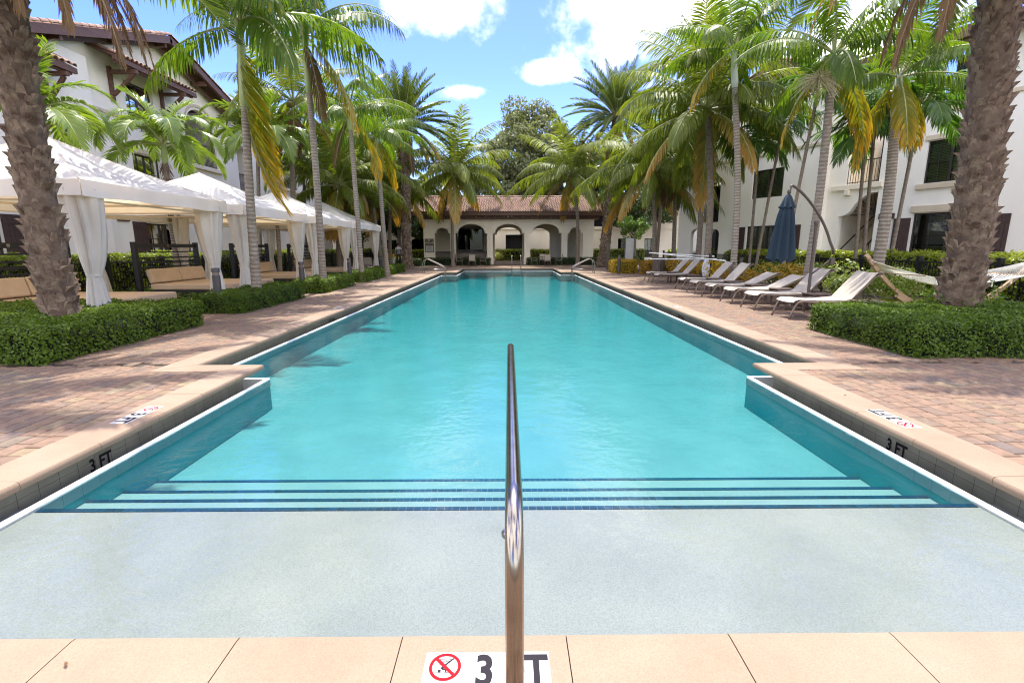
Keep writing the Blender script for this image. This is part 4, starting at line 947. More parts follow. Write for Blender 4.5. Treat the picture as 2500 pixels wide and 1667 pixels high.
sg = thing('notice_board', 'grey pool rules notice with white print on the left pier of the pavilion', 'sign', (-6.68, 41.27, 1.55))
mb = MB(); mb.bx(-.38, .38, -.02, .0, .28, .62); mb.build('header_panel', M['trash'], sg, bevel=.005)
mb = MB(); mb.bx(-.38, .38, -.02, .0, -.5, .24); mb.build('rules_panel', M['trash'], sg, bevel=.005)
mb = MB(); mb.bx(-.31, .31, -.026, -.021, -.44, .05); mb.build('rules_sheet', M['signwhite'], sg)
text('lettering', 'POOL RULES', .09, (1, 0, 0), (0, 0, 1), (0, -.0215, .11), M['signwhite'], sg, align='CENTER') if 0 else None
for k in range(5):
    mb = MB(); mb.bx(-.25, .25 - .06 * (k % 3), -.0275, -.0265, -.02 - k * .085, .012 - k * .085); mb.build('print_line', M['bollard'], sg)
mb = MB(); mb.bx(-.07, -.02, -.0225, -.0205, .42, .56); mb.bx(.02, .07, -.0225, -.0205, .42, .56); mb.bx(-.31, -.25, -.0225, -.0205, .33, .38); mb.bx(.25, .31, -.0225, -.0205, .33, .38); mb.build('emblem', M['signwhite'], sg)

# ------------------------------------------------------------------ leaf clouds: hedges, shrubs, trees
def leaf_mesh(name, P, Nn, size, m, seed=0, asp=.5, mats=None, extra=None, jit=.9):
    rg = np.random.default_rng(seed); n = len(P)
    Nn = Nn + rg.normal(0, jit, (n, 3)) * .7; Nn /= np.linalg.norm(Nn, axis=1)[:, None] + 1e-9
    t = rg.normal(0, 1, (n, 3)); t -= Nn * (t * Nn).sum(1)[:, None]; t /= np.linalg.norm(t, axis=1)[:, None] + 1e-9
    b = np.cross(Nn, t); L = size * rg.uniform(.65, 1.35, n)[:, None]; w = L * asp
    v = np.stack([P - t * L * .5, P + b * w * .5 - Nn * L * .08, P + t * L * .5 - Nn * L * .1, P - b * w * .5 - Nn * L * .08], 1).reshape(-1, 3)
    nv = len(v); ex_v = np.zeros((0, 3)); faces_extra = []
    if extra is not None: ex_v = np.array(extra.v); faces_extra = extra.f
    me = bpy.data.meshes.new(name); tot = n * 4 + sum(len(f) for f in faces_extra)
    me.vertices.add(nv + len(ex_v)); me.vertices.foreach_set('co', np.vstack([v, ex_v]).astype(np.float32).ravel())
    me.loops.add(tot); li = np.concatenate([np.arange(nv)] + [np.array(f) + nv for f in faces_extra]) if faces_extra else np.arange(nv)
    me.loops.foreach_set('vertex_index', li.astype(np.int32))
    me.polygons.add(n + len(faces_extra)); ls = np.concatenate([np.arange(n) * 4, n * 4 + np.cumsum([0] + [len(f) for f in faces_extra])[:-1]]) if faces_extra else np.arange(n) * 4
    me.polygons.foreach_set('loop_start', ls.astype(np.int32))
    me.materials.append(m)
    if faces_extra:
        me.materials.append(mats); me.polygons.foreach_set('material_index', [0] * n + [1] * len(faces_extra))
    me.update(calc_edges=True); me.validate()
    a = me.attributes.new('rnd', 'FLOAT', 'POINT'); r = np.repeat(rg.random(n), 4); a.data.foreach_set('value', np.concatenate([r, np.zeros(len(ex_v))]).astype(np.float32))
    return me
_seed = [1]
def hedge(label, x0, x1, y0, y1, h, m, dens, size, cat='hedge', group=None, r=.13, lump=.03, name='hedge', sides=(1, 1, 1, 1), z0=0, rz=0):
    _seed[0] += 1; rg = np.random.default_rng(_seed[0]); c = np.array([(x0 + x1) / 2, (y0 + y1) / 2, 0]); hx, hy = (x1 - x0) / 2, (y1 - y0) / 2
    A = [('t', 4 * hx * hy)] + [(k, a) for k, a, s in (('x-', 2 * hy * h, sides[0]), ('x+', 2 * hy * h, sides[1]), ('y-', 2 * hx * h, sides[2]), ('y+', 2 * hx * h, sides[3])) if s]
    Ps = []
    for k, a in A:
        n = int(a * dens); u, w = rg.uniform(-1, 1, n), rg.uniform(0, 1, n)
        if k == 't': p = np.stack([u * hx, rg.uniform(-1, 1, n) * hy, np.full(n, h)], 1)
        elif k[0] == 'x': p = np.stack([np.full(n, hx * (1 if k[1] == '+' else -1)), u * hy, w * h], 1)
        else: p = np.stack([u * hx, np.full(n, hy * (1 if k[1] == '+' else -1)), w * h], 1)
        Ps.append(p)
    p = np.vstack(Ps); inner = np.array([max(hx - r, .01), max(hy - r, .01), h - r])
    q = np.clip(p, [-inner[0], -inner[1], -9], [inner[0], inner[1], inner[2]]); d = p - q; ln = np.linalg.norm(d, axis=1)[:, None] + 1e-6; nn = d / ln
    base = q + nn * r
    l = lump * (np.sin(p[:, 0] * 5.1 + _seed[0]) * np.sin(p[:, 1] * 4.3) + np.sin(p[:, 0] * 11 + p[:, 1] * 9 + p[:, 2] * 8) * .6)
    base += nn * (l[:, None] + rg.uniform(-.07, .02, (len(p), 1)) * min(1, size / .045))
    base[:, 2] = np.maximum(base[:, 2], .01)
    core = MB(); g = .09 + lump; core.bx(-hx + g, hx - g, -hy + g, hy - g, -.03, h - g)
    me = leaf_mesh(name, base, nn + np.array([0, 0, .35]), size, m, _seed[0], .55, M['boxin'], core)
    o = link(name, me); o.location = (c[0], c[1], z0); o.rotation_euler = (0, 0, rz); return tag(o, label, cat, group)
def blob_cloud(centres, radii, n_each, rg, flat=.75):
    P, Nn = [], []
    for c, r in zip(centres, radii):
        d = rg.normal(0, 1, (n_each, 3)); d /= np.linalg.norm(d, axis=1)[:, None]; rr = r * rg.uniform(.35, 1, (n_each, 1)) ** .5
        P.append(np.array(c) + d * rr * np.array([1, 1, flat])); Nn.append(d + np.array([0, 0, .4]))
    return np.vstack(P), np.vstack(Nn)
def shrub(label, x, y, r, h, m, n, size, cat='shrub', group=None, name='shrub', k=6):
    _seed[0] += 1; rg = np.random.default_rng(_seed[0])
    cs = [(rg.uniform(-1, 1) * r * .6, rg.uniform(-1, 1) * r * .6, h * rg.uniform(.35, .75)) for _ in range(k)]
    P, Nn = blob_cloud(cs, [min(r, h) * rg.uniform(.35, .55) for _ in cs], n // k, rg, .8); P[:, 2] = np.maximum(P[:, 2], .02)
    mb = MB()
    for c in cs[:4]: mb.tube([(0, 0, 0), (c[0] * .5, c[1] * .5, c[2] * .5), c], [.02, .015, .006], 5)
    o = link(name, leaf_mesh(name, P, Nn, size, m, _seed[0], .5, M['bark'], mb)); o.location = (x, y, 0); return tag(o, label, cat, group)
def tree(label, x, y, zc, R, H, m, nb, n_each, size, trunk_r=.3, lean=0, group=None, name='tree'):
    _seed[0] += 1; rg = np.random.default_rng(_seed[0]); t = thing(name, label, 'tree', (x, y, 0), 0, group)
    cs = []; 
    while len(cs) < nb:
        d = rg.normal(0, 1, 3); d /= np.linalg.norm(d); rr = rg.uniform(.35, 1) ** .6
        p = np.array([d[0] * R * rr, d[1] * R * rr, zc + d[2] * H * rr])
        if p[2] > 1.5: cs.append(p)
    mb = MB(); top = V3(lean, 0, zc - H * .4)
    mb.tube([(0, 0, -.05), (lean * .3, 0, (zc - H) * .5), top], [trunk_r * 1.3, trunk_r, trunk_r * .7], 10)
    for c in cs[::3]:
        c = V3(*c); mid = top.lerp(c, .5) + V3(0, 0, .1 * R); mb.tube([top * .9, mid, c], [trunk_r * .4, trunk_r * .2, .03], 5, cap=False)
    mb.build('trunk', M['bark'], t, smooth=True)
    P, Nn = blob_cloud(cs, [R * rg.uniform(.17, .34) for _ in cs], n_each, rg)
    o = link('crown', leaf_mesh('crown', P, Nn, size, m, _seed[0], .5), t); return t

GH = 'clipped hedge beds along the left deck'
hedge('low clipped green hedge bed around the thick palm trunk on the left', -9.8, -6.0, 6.1, 9.5, .5, M['box'], 2300, .046, group=GH)
hedge('low clipped hedge in front of the second cabana, nearest silver palm rising from it', -7.3, -6.1, 11.0, 14.5, .46, M['box'], 1900, .048, group=GH)
hedge('low clipped hedge holding the second silver palm, before the third cabana', -7.2, -6.1, 15.9, 19.2, .47, M['box'], 1500, .055, group=GH)
hedge('low clipped hedge below the third silver palm, before the fourth cabana', -7.2, -6.2, 20.9, 24.3, .47, M['box'], 1100, .065, group=GH)
hedge('farthest small clipped hedge on the left, at the foot of the pale green palm', -7.3, -6.4, 26.0, 30.2, .48, M['box'], 800, .07, group=GH)
hedge('low clipped green hedge bed around the thick palm trunk on the right', 5.5, 10.6, 6.3, 8.75, .5, M['box'], 2300, .046)
tag(link('ground_cover', leaf_mesh('ground_cover', (lambda rg: np.stack([rg.uniform(-12.3, -6.9, 15000), rg.uniform(8.8, 31, 15000), rg.uniform(.03, .22, 15000)], 1))(np.random.default_rng(5)), np.tile([0, 0, 1.], (15000, 1)), .09, M['cover'], 5)), 'bright low ground cover under the cabanas', 'ground cover', kind='stuff')
hedge('tall sunlit hedge along the iron fence behind the cabanas', -13.9, -12.85, 8, 47, 1.3, M['clusia'], 420, .10, r=.2, lump=.06)
hedge('tall sunlit hedge along the iron fence behind the hammock and loungers', 13.0, 14.0, 7.5, 40, 1.28, M['clusia'], 480, .10, r=.2, lump=.06)
hedge('dark green hedge closing the far end behind the pavilion arches', -12.5, 13.5, 48, 49, 1.25, M['clusia'], 200, .12, r=.2)
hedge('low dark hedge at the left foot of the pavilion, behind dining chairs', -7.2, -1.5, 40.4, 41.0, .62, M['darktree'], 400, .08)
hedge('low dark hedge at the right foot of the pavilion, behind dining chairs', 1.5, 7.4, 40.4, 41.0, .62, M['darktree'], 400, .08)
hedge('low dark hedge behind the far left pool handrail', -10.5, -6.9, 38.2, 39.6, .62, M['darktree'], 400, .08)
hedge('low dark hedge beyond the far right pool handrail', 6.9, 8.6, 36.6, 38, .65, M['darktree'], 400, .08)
hedge('bright yellow clipped hedge near the far right corner of the pool', 6.0, 7.4, 27.6, 29.2, .75, M['croton'], 900, .07)
hedge('orange and green clipped hedge beside the rubbish bin', 7.4, 8.9, 26.0, 27.6, .72, M['crotonr'], 800, .07)
for i, (x, y, mt, lb_) in enumerate([(8.7, 23.6, 'crotonr', 'orange croton bush behind the farthest lounger'), (8.8, 21.8, 'croton', 'yellow croton bush behind the two farthest loungers'), (8.7, 19.6, 'croton', 'bright yellow croton beneath the hanging towel'), (8.8, 17.6, 'crotonr', 'mixed orange croton behind the third farthest lounger'), (8.9, 15.7, 'crotonr', 'red and green croton behind the two low-backed loungers'),
        (9.6, 14.0, 'varieg', 'large pale variegated shrub right of the umbrella pole'), (10.6, 16.2, 'varieg', 'pale yellow-green shrub in front of the fence behind the umbrella'), (9.4, 12.6, 'box', 'dark green bush behind the raised backs of the two nearest loungers'), (10.9, 13.4, 'varieg', 'yellow flecked shrub beneath the hammock head'), (10.2, 18.6, 'cover', 'bright green leafy shrub along the fence behind middle loungers'),
        (9.9, 21.5, 'cover', 'leafy green shrub by the fence near the white poles'), (7.4, 30.4, 'varieg', 'pale leafy plant by the bollard beyond the yellow hedge'), (8.3, 8.5, 'box', 'small leafy plant at the base of the thick right palm'), (-1.2, 47.4, 'varieg', 'pale leaved plant seen through the middle pavilion arch'), (-9.3, 40.5, 'croton', 'yellow leaved plant left of the pavilion')]):
    shrub(lb_, x, y, .92, .95 if mt != 'varieg' else 1.0, M[mt], 1400, .11 if mt != 'box' else .07, group='garden shrubs beside the deck')
# lawn under the hammock
lawn = sheet('lawn', [(8.45, 12.9, 8.8, 13.6)], -.02, M['grassbase'])
rg = np.random.default_rng(8); nb = 22000; P = np.stack([rg.uniform(8.45, 12.9, nb), rg.uniform(8.8, 13.6, nb), rg.uniform(.0, .03, nb)], 1)
tag(link('grass', leaf_mesh('grass', P, np.stack([rg.normal(0, 1, nb), rg.normal(0, 1, nb), np.zeros(nb)], 1), .06, M['grass'], 8, .2, jit=.3)), 'yellow-green lawn grass below the hammock', 'grass', kind='stuff')

# fences
def fence(label, x, ys, lbl_posts=None):
    t = thing('iron_fence', label, 'fence', (x, ys[0], 0))
    L = ys[1] - ys[0]; n = int(L / 2.4)
    mb = MB(); mb.bx(-.02, .02, 0, L, 1.0, 1.04); mb.build('top_rail', M['black'], t); mb = MB(); mb.bx(-.02, .02, 0, L, .12, .16); mb.build('bottom_rail', M['black'], t)
    pm = None
    for k in range(n + 1):
        if pm is None: mb = MB(); mb.bx(-.055, .055, -.055, .055, 0, 1.16); mb.bx(-.07, .07, -.07, .07, 1.161, 1.19); o = mb.build('post', M['black'], t); pm = o.data
        else: o = link('post', pm, t)
        o.location = (0, L * k / n, 0)
    mb = MB(); k = int(L / .115)
    for j in range(k): mb.bx(-.009, .009, L * j / k + .05, L * j / k + .068, .161, .999)
    o = mb.build('picket_row', M['black'], t); o['kind'] = 'stuff'
fence('black iron picket fence behind the cabanas', -12.6, (8, 47)); fence('black iron picket fence behind the hammock and loungers', 12.75, (7.5, 40))

# ------------------------------------------------------------------ palms
def frond_mesh(name, L, e0, bend, n, ll, lw, droop, lift, f0, f1, seed, leaf, rach='rachis', start=.12, r0=.03, pw=1.25, prof=.65, K=3, ragged=.1):
    rg = random.Random(seed); N = 14; pts = []; p = V3(0, 0, 0); tang = []
    for i in range(N + 1):
        s = i / N; a = rad(e0 - bend * s ** pw); t = V3(math.cos(a), 0, math.sin(a)); pts.append(p.copy()); tang.append(t); p = p + t * (L / N)
    mb = MB(); mb.tube(pts, [r0 * (1 - .85 * i / N) for i in range(N + 1)], 5, 1, cap=False)
    tip = [0.] * len(mb.v); rnd = [.5] * len(mb.v)
    sway = rg.uniform(-.12, .12)
    for i in range(n):
        for sd in (-1, 1):
            s = min(1, start + (1 - start) * (i + rg.uniform(-.3, .3)) / n); s = max(start * .9, s)
            k = s * N; i0 = min(N - 1, int(k)); fr = k - i0; P = pts[i0].lerp(pts[i0 + 1], fr); T = tang[i0].lerp(tang[i0 + 1], fr).normalized()
            Up = V3(-T.z, 0, T.x); B = V3(0, sd, 0); fa = rad(f0 + (f1 - f0) * s + rg.uniform(-7, 7))
            d = (B * math.sin(fa) + T * math.cos(fa) + Up * (lift + rg.uniform(-.12, .12))).normalized()
            s_ = (s - start) / (1 - start); l = ll * max(.12, math.sin(PI * (.14 + .80 * s_))) ** prof * rg.uniform(1 - ragged, 1.06)
            w = (T - d * T.dot(d)).normalized() * lw * .5 * (.6 + .4 * math.sin(PI * min(1, s_ + .1)))
            o = len(mb.v); q = P.copy(); r_ = rg.random(); dr = droop * rg.uniform(.75, 1.25)
            ws = (.55, 1, .8) if K == 3 else (.7, 1)
            for j in range(K):
                mb.v += [tuple(q - w * ws[j]), tuple(q + w * ws[j])]; tip += [.55 * s + .45 * j / K] * 2; rnd += [r_] * 2
                d = (d + V3(0, sway * .2, -dr / K)).normalized(); q = q + d * (l / K); w = (w - d * w.dot(d))
            mb.v.append(tuple(q)); tip.append(.55 * s + .45); rnd.append(r_)
            for j in range(K - 1): mb.f.append((o + 2 * j, o + 2 * j + 1, o + 2 * j + 3, o + 2 * j + 2)); mb.m.append(0)
            mb.f.append((o + 2 * K - 2, o + 2 * K - 1, o + 2 * K)); mb.m.append(0)
    me = bpy.data.meshes.new(name); me.from_pydata(mb.v, [], mb.f); me.materials.append(M[leaf]); me.materials.append(M[rach]); me.polygons.foreach_set('material_index', mb.m)
    for nm, vals in (('tip', tip), ('rnd', rnd)): a = me.attributes.new(nm, 'FLOAT', 'POINT'); a.data.foreach_set('value', vals)
    return me
FR = {}
def fam(key, specs, **kw):
    FR[key] = []
    for gi, (e0, bend, leaf, dl, ls) in enumerate(specs):
        k = dict(kw); k['L'] = kw['L'] * ls; k['droop'] = kw['droop'] * dl
        FR[key].append([frond_mesh('frond', e0=e0 + (v - .5) * 10, bend=bend * (1 + .18 * (v - .5)), leaf=leaf, seed=gi * 7 + v * 3 + len(key), **k) for v in (0, 1)])
fam('royal', [(82, 35, 'royal', .5, .75), (64, 75, 'royal', 1, 1), (44, 85, 'royal', 1, 1.05), (22, 75, 'royal', 1.1, 1.05), (0, 65, 'royal', 1.2, 1.0), (-40, 45, 'royaly', 1.0, .95), (-68, 18, 'dead', .8, .8)],
    L=3.0, n=54, ll=.82, lw=.058, droop=2.3, lift=.25, f0=80, f1=38, r0=.035)
fam('coco', [(80, 30, 'coco', .5, .85), (62, 60, 'coco', .8, 1), (42, 75, 'coco', 1, 1.05), (20, 75, 'coco', 1.1, 1.05), (-6, 60, 'coco', 1.1, 1), (-32, 45, 'cocoy', 1.0, .95), (-72, 14, 'dead', .8, .7)],
    L=4.2, n=70, ll=.95, lw=.066, droop=1.5, lift=.1, f0=75, f1=30, r0=.04)
fam('date', [(82, 18, 'date', .5, .85), (64, 28, 'date', 1, 1), (44, 36, 'date', 1, 1.05), (22, 42, 'date', 1, 1.05), (-2, 42, 'date', 1, 1), (-30, 36, 'datey', 1.2, .95), (-72, 14, 'dead', 3, .9)],
    L=3.5, n=78, ll=.52, lw=.046, droop=.25, lift=.5, f0=62, f1=30, r0=.035, K=2)
fam('xmas', [(80, 60, 'xmas', .5, .8), (62, 120, 'xmas', 1, 1), (42, 130, 'xmas', 1, 1), (18, 110, 'xmas', 1, 1)],
    L=2.2, n=46, ll=.56, lw=.062, droop=.8, lift=.45, f0=72, f1=35, r0=.03)
fam('areca', [(80, 50, 'areca', .5, .9), (58, 95, 'areca', 1, 1), (35, 105, 'areca', 1, 1), (8, 90, 'areca', 1.2, 1)],
    L=2.0, n=28, ll=.66, lw=.075, droop=1.1, lift=.25, f0=70, f1=30, r0=.02)
FR['hang'] = [[frond_mesh('frond', 2.7, -42, 45, 70, .45, .04, .9, .1, 50, 20, 91 + v, 'dead', 'rachisb', .08, .03, K=2, ragged=.3) for v in (0, 1)],
              [frond_mesh('frond', 2.9, -5, 82, 72, .48, .046, .6, .1, 60, 25, 95 + v, 'datey', 'rachis', .08, .03, K=2) for v in (0, 1)]]
GP = 'palms around the pool'
def trunk_pts(base, pts, n):
    ks = [V3(0, 0, 0)] + [V3(*p) - V3(*base) for p in pts]; out = []
    for i in range(n + 1):
        t = i / n * (len(ks) - 1); k = min(len(ks) - 2, int(t)); f = t - k
        p0, p1, p2, p3 = ks[max(0, k - 1)], ks[k], ks[k + 1], ks[min(len(ks) - 1, k + 2)]
        out.append(.5 * ((2 * p1) + (p2 - p0) * f + (2 * p0 - 5 * p1 + 4 * p2 - p3) * f * f + (3 * p1 - p0 - 3 * p2 + p3) * f ** 3))
    return out
def palm(label, base, pts, r0, r1, kind, plan, shaft=None, name='palm_tree', ring=.09, az0=None, fs=1.0, flare=1.5, tm='trunkgrey', shaftmat='shaft', seg=12, minz=None):
    t = thing(name, label, 'palm', base, 0, GP)
    H = V3(*pts[-1]).z - base[2]; n = max(10, int(H / (ring / 2))); P = trunk_pts(base, pts, n); rr = []
    for i in range(n + 1):
        s = i / n; z = P[i].z; r = (r0 + (r1 - r0) * s) * (1 + (flare - 1) * math.exp(-z / .35)); r *= 1.035 if i % 2 == 0 else .965; rr.append(r * RN.uniform(.985, 1.015))
    mb = MB(); mb.tube(P, rr, seg)
    if tm in ('trunkgrey',): mb.m = [1 if (k // seg) % 2 == 1 and k // seg < n and RN.random() < 2 else 0 for k in range(len(mb.f))]
    P[0].z = -.1
    mb.build('trunk', [M[tm], M['ring']] if tm == 'trunkgrey' else M[tm], t, smooth=True)
    top = P[-1]; d = (P[-1] - P[-3]).normalized()
    if shaft:
        m2 = MB(); L, rs = shaft; m2.tube([top - d * .04, top + d * L * .12, top + d * L * .5, top + d * L], [r1 * 1.05, rs * 1.15, rs, rs * .6], 12); m2.build('crownshaft', M[shaftmat], t, smooth=True); top = top + d * L * .93
    a = RN.random() * 6.28 if az0 is None else az0; fam_ = FR[kind]; tot = sum(plan); i = 0
    for gi, c in enumerate(plan):
        for k in range(c):
            a += 2.39996; me = fam_[gi][RN.randrange(2)]
            o = link('frond', me, t); sc = fs * RN.uniform(.88, 1.12); o.scale = (sc, sc, sc); o.rotation_euler = (RN.uniform(-.12, .12), RN.uniform(-.07, .07), a + RN.uniform(-.15, .15))
            o.location = top + V3(math.cos(a), math.sin(a), 0) * (r1 * .5) - d * (.03 * gi)
    return t, top
# left row of grey-trunked palms in the hedge
palm('nearest silver ringed palm on the left deck, a long yellowing frond hanging beside its trunk', (-6.6, 12.6, 0), [(-6.52, 12.6, 2.6), (-6.41, 12.6, 4.88)], .118, .085, 'royal', [2, 4, 3, 1, 0, 0, 0], (1.95, .095), az0=.4, fs=1.25)
palm('second silver ringed palm on the left, before the third cabana, browning frond drooping right', (-6.4, 16.65, 0), [(-6.35, 16.65, 3.5), (-6.37, 16.65, 6.37)], .122, .09, 'royal', [2, 4, 4, 2, 0, 0, 0], (1.9, .10), az0=2.2, fs=1.15)
palm('third slender ringed palm, in the hedge before the fourth cabana', (-6.4, 21.13, 0), [(-6.45, 21.13, 3.4), (-6.5, 21.13, 6.25)], .11, .09, 'royal', [1, 3, 3, 3, 2, 1, 1], (.8, .11), az0=1.0, fs=.9)
palm('pale green trunked palm at the farthest left hedge, with yellow and orange fronds', (-6.5, 25.92, 0), [(-6.6, 25.92, 3.2), (-6.65, 25.92, 5.97)], .125, .095, 'royal', [1, 3, 3, 4, 3, 2, 0], (1.2, .10), az0=.2, shaftmat='shaftw', fs=.95)
palm('slim silver palm rising behind the middle loungers, white crownshaft', (8.15, 17.5, 0), [(8.05, 17.5, 3.5), (7.66, 17.5, 6.79)], .118, .092, 'royal', [1, 3, 4, 3, 2, 1, 0], (1.35, .10), az0=1.2, shaftmat='shaftw', fs=.95)
palm('leaning ringed palm beside the umbrella with yellow fronds and pale fruit sprays', (8.37, 13.5, 0), [(8.46, 13.5, 3.04), (8.43, 13.5, 5.9)], .115, .09, 'royal', [1, 3, 3, 3, 2, 2, 0], (.6, .10), az0=.7, fs=.85)
palm('stout grey palm behind the hammock, white crownshaft and browning frond', (11.46, 15, 0), [(11.5, 15, 3.0), (11.37, 15, 5.25)], .17, .12, 'royal', [1, 3, 3, 3, 2, 3, 0], (1.25, .125), az0=2.0, shaftmat='shaftw', fs=.85)
def extra_frond(prefix, gi, az, dz, sc, key='royal', tilt=(0, 0)):
    for o in list(COL.objects):
        if o.get('label', '').startswith(prefix):
            f0 = [c for c in o.children if c.name.startswith('frond')][0]; tp = f0.location.copy()
            f = link('frond', FR[key][gi][0], o); f.location = tp + V3(0, 0, dz); f.rotation_euler = (tilt[0], tilt[1], az); f.scale = (sc, sc, sc)
extra_frond('nearest silver ringed', 5, -2.55, -.15, 1.45, tilt=(0, .66)); extra_frond('nearest silver ringed', 5, -1.9, -.2, 1.3, tilt=(0, .72)); extra_frond('nearest silver ringed', 4, PI, -.05, .95); extra_frond('nearest silver ringed', 4, -.8, -.02, 1.2); extra_frond('nearest silver ringed', 3, -.9, -.02, 1.1)
extra_frond('second silver ringed', 5, -.15, -.1, 1.15, tilt=(0, .0)); extra_frond('second silver ringed', 4, 2.9, -.1, 1.0); extra_frond('second silver ringed', 4, .5, -.1, 1.1); extra_frond('second silver ringed', 6, -.3, -.15, 1.0)
# fruit spray of the leaning palm
fp = None
for o in COL.objects:
    if o.get('label', '').startswith('leaning ringed'): fp = o
mb = MB(); rg_ = random.Random(4)
for k in range(170):
    a, e = rg_.uniform(0, 6.28), rg_.uniform(-.9, .5); d = V3(math.cos(a) * math.cos(e), math.sin(a) * math.cos(e), math.sin(e)); L = rg_.uniform(.35, .75)
    p = V3(-.35, -.1, 5.75); mb.tube([p, p + d * L * .6, p + d * L + V3(0, 0, -.1)], [.008, .006, .004], 3, cap=False)
o = mb.build('fruit_spray', M['fruit'], fp); o['kind'] = 'stuff'

# thick date palms framing the picture
def date_trunk(t, base, pts, r0, r1, boots, flare=1.35, pitch=.115, rows=13, size=1.0, single=True):
    H = V3(*pts[-1]).z; n = int(H / .1); P = trunk_pts(base, pts, n)
    mb = MB(); rr = [(r0 + (r1 - r0) * i / n) * (1 + (flare - 1) * math.exp(-P[i].z / .35)) * RN.uniform(.97, 1.03) for i in range(n + 1)]
    mb.tube(P, rr, 20)
    rg = random.Random(int(abs(base[0]) * 100)); k = 0; z = .02
    boots_v = []
    while z < H - .05:
        i = min(n - 1, int(z / H * n)); c = P[i]; R_ = rr[i]; ph = (k % 2) * .5
        m_ = rows
        for j in range(m_):
            if rg.random() < .12: continue
            a = 2 * PI * (j + ph + rg.uniform(-.3, .3)) / m_; w = 2 * PI * R_ / m_ * rg.uniform(.8, 1.15) * size; h = pitch * rg.uniform(.8, 1.7) * size; out = rg.uniform(.008, .085) * size
            e = V3(math.cos(a), math.sin(a), 0); s = V3(-e.y, e.x, 0); zz = rg.uniform(-.05, .05)
            q = V3(c.x, c.y, P[i].z) + e * (R_ * .97) + V3(0, 0, zz)
            v = [q - s * w * .5, q + s * w * .5, q + s * w * .35 + e * out * .6 + V3(0, 0, h * .6), q - s * w * .35 + e * out * .6 + V3(0, 0, h * .6), q + s * w * .18 + e * out * 1.25 + V3(0, 0, h), q - s * w * .18 + e * out * 1.25 + V3(0, 0, h), q + s * w * .25 + V3(0, 0, h * 1.02) - e * .02, q - s * w * .25 + V3(0, 0, h * 1.02) - e * .02]
            mb.add(v, [(0, 1, 2, 3), (3, 2, 4, 5), (5, 4, 6, 7), (1, 6, 4, 2), (0, 3, 5, 7)], 1)
        z += pitch; k += 1
    mb.build('trunk', [M['datetrunk'], M['boot']], t, smooth=25)
    return P[-1]
def date_palm(label, base, pts, r0, r1, plan, fs, **kw):
    t = thing('date_palm', label, 'palm', base, 0, GP); top = date_trunk(t, base, [p for p in pts], r0, r1, 0, **kw); a = RN.random() * 6.28
    for gi, c in enumerate(plan):
        for k in range(c):
            a += 2.39996; o = link('frond', FR['date'][gi][RN.randrange(2)], t); sc = fs * RN.uniform(.9, 1.1); o.scale = (sc, sc, sc); o.rotation_euler = (RN.uniform(-.1, .1), RN.uniform(-.08, .08), a); o.location = top + V3(math.cos(a), math.sin(a), 0) * r1 * .6 - V3(0, 0, .04 * gi)
    return t, top
dl, top = date_palm('thick scaly date palm trunk rising from the left hedge bed, dead fronds hanging above', (-7.0, 7.5, 0), [(-7.04, 7.5, 2.4), (-6.93, 7.45, 4.8), (-6.87, 7.4, 7.0)], .225, .20, [3, 6, 8, 8, 5, 0, 0], 1.1, rows=11)
for az, mi, dz, s in ((-.5, 0, -.2, 1.15), (.15, 0, -.2, 1.12), (-.3, 1, -.35, 1.1), (-1.0, 0, -.3, 1.05), (1.1, 0, -.1, 1.0), (2.4, 1, 0, .9), (-2.2, 0, -.1, 1.0), (.7, 0, -.25, 1.1), (-.15, 0, -.4, 1.15), (.4, 0, -.5, 1.05), (-1.4, 0, -.3, 1.1), (-.75, 0, -.45, 1.0), (-1.2, 1, -.3, 1.05)):
    o = link('frond', FR['hang'][mi][RN.randrange(2)], dl); o.location = top + V3(math.cos(az), math.sin(az), 0) * .15 + V3(0, 0, dz); o.rotation_euler = (0, 0, az); o.scale = (s, s, s)
dr, top = date_palm('thick scaly date palm trunk rising from the right hedge bed beside the hammock', (7.93, 8.36, 0), [(7.9, 8.36, 2.4), (7.68, 8.3, 4.9), (7.6, 8.25, 7.35)], .285, .245, [3, 6, 8, 8, 5, 0, 0], 1.1)
for az, mi, dz, s in ((PI, 1, -.3, 1.15), (PI + .5, 0, -.3, 1.15), (PI - .5, 1, -.25, 1.1), (PI + 1.1, 0, -.2, 1.1), (PI - 1.0, 0, -.3, 1.0), (.4, 1, 0, 1), (-.6, 0, -.1, .9), (PI + .15, 0, -.5, 1.15), (PI + .8, 1, -.3, 1.1), (-1.9, 0, -.3, 1.0)):
    o = link('frond', FR['hang'][mi][RN.randrange(2)], dr); o.location = top + V3(math.cos(az), math.sin(az), 0) * .18 + V3(0, 0, dz); o.rotation_euler = (0, 0, az); o.scale = (s, s, s)
date_palm('tall leaning date palm with full round crown right of the pavilion', (7.0, 36, 0), [(7.36, 36, 4.4), (7.7, 36, 7.4), (7.6, 36, 10.6)], .36, .3, [6, 12, 15, 15, 13, 7, 2], 1.0, rows=9, pitch=.2, size=1.2)
date_palm('tall straight date palm with dark crown left of the pavilion', (-7.1, 34, 0), [(-7.0, 34, 4.3), (-6.9, 34, 9.6)], .3, .26, [6, 12, 15, 15, 12, 6, 2], 1.0, rows=9, pitch=.2, size=1.2)
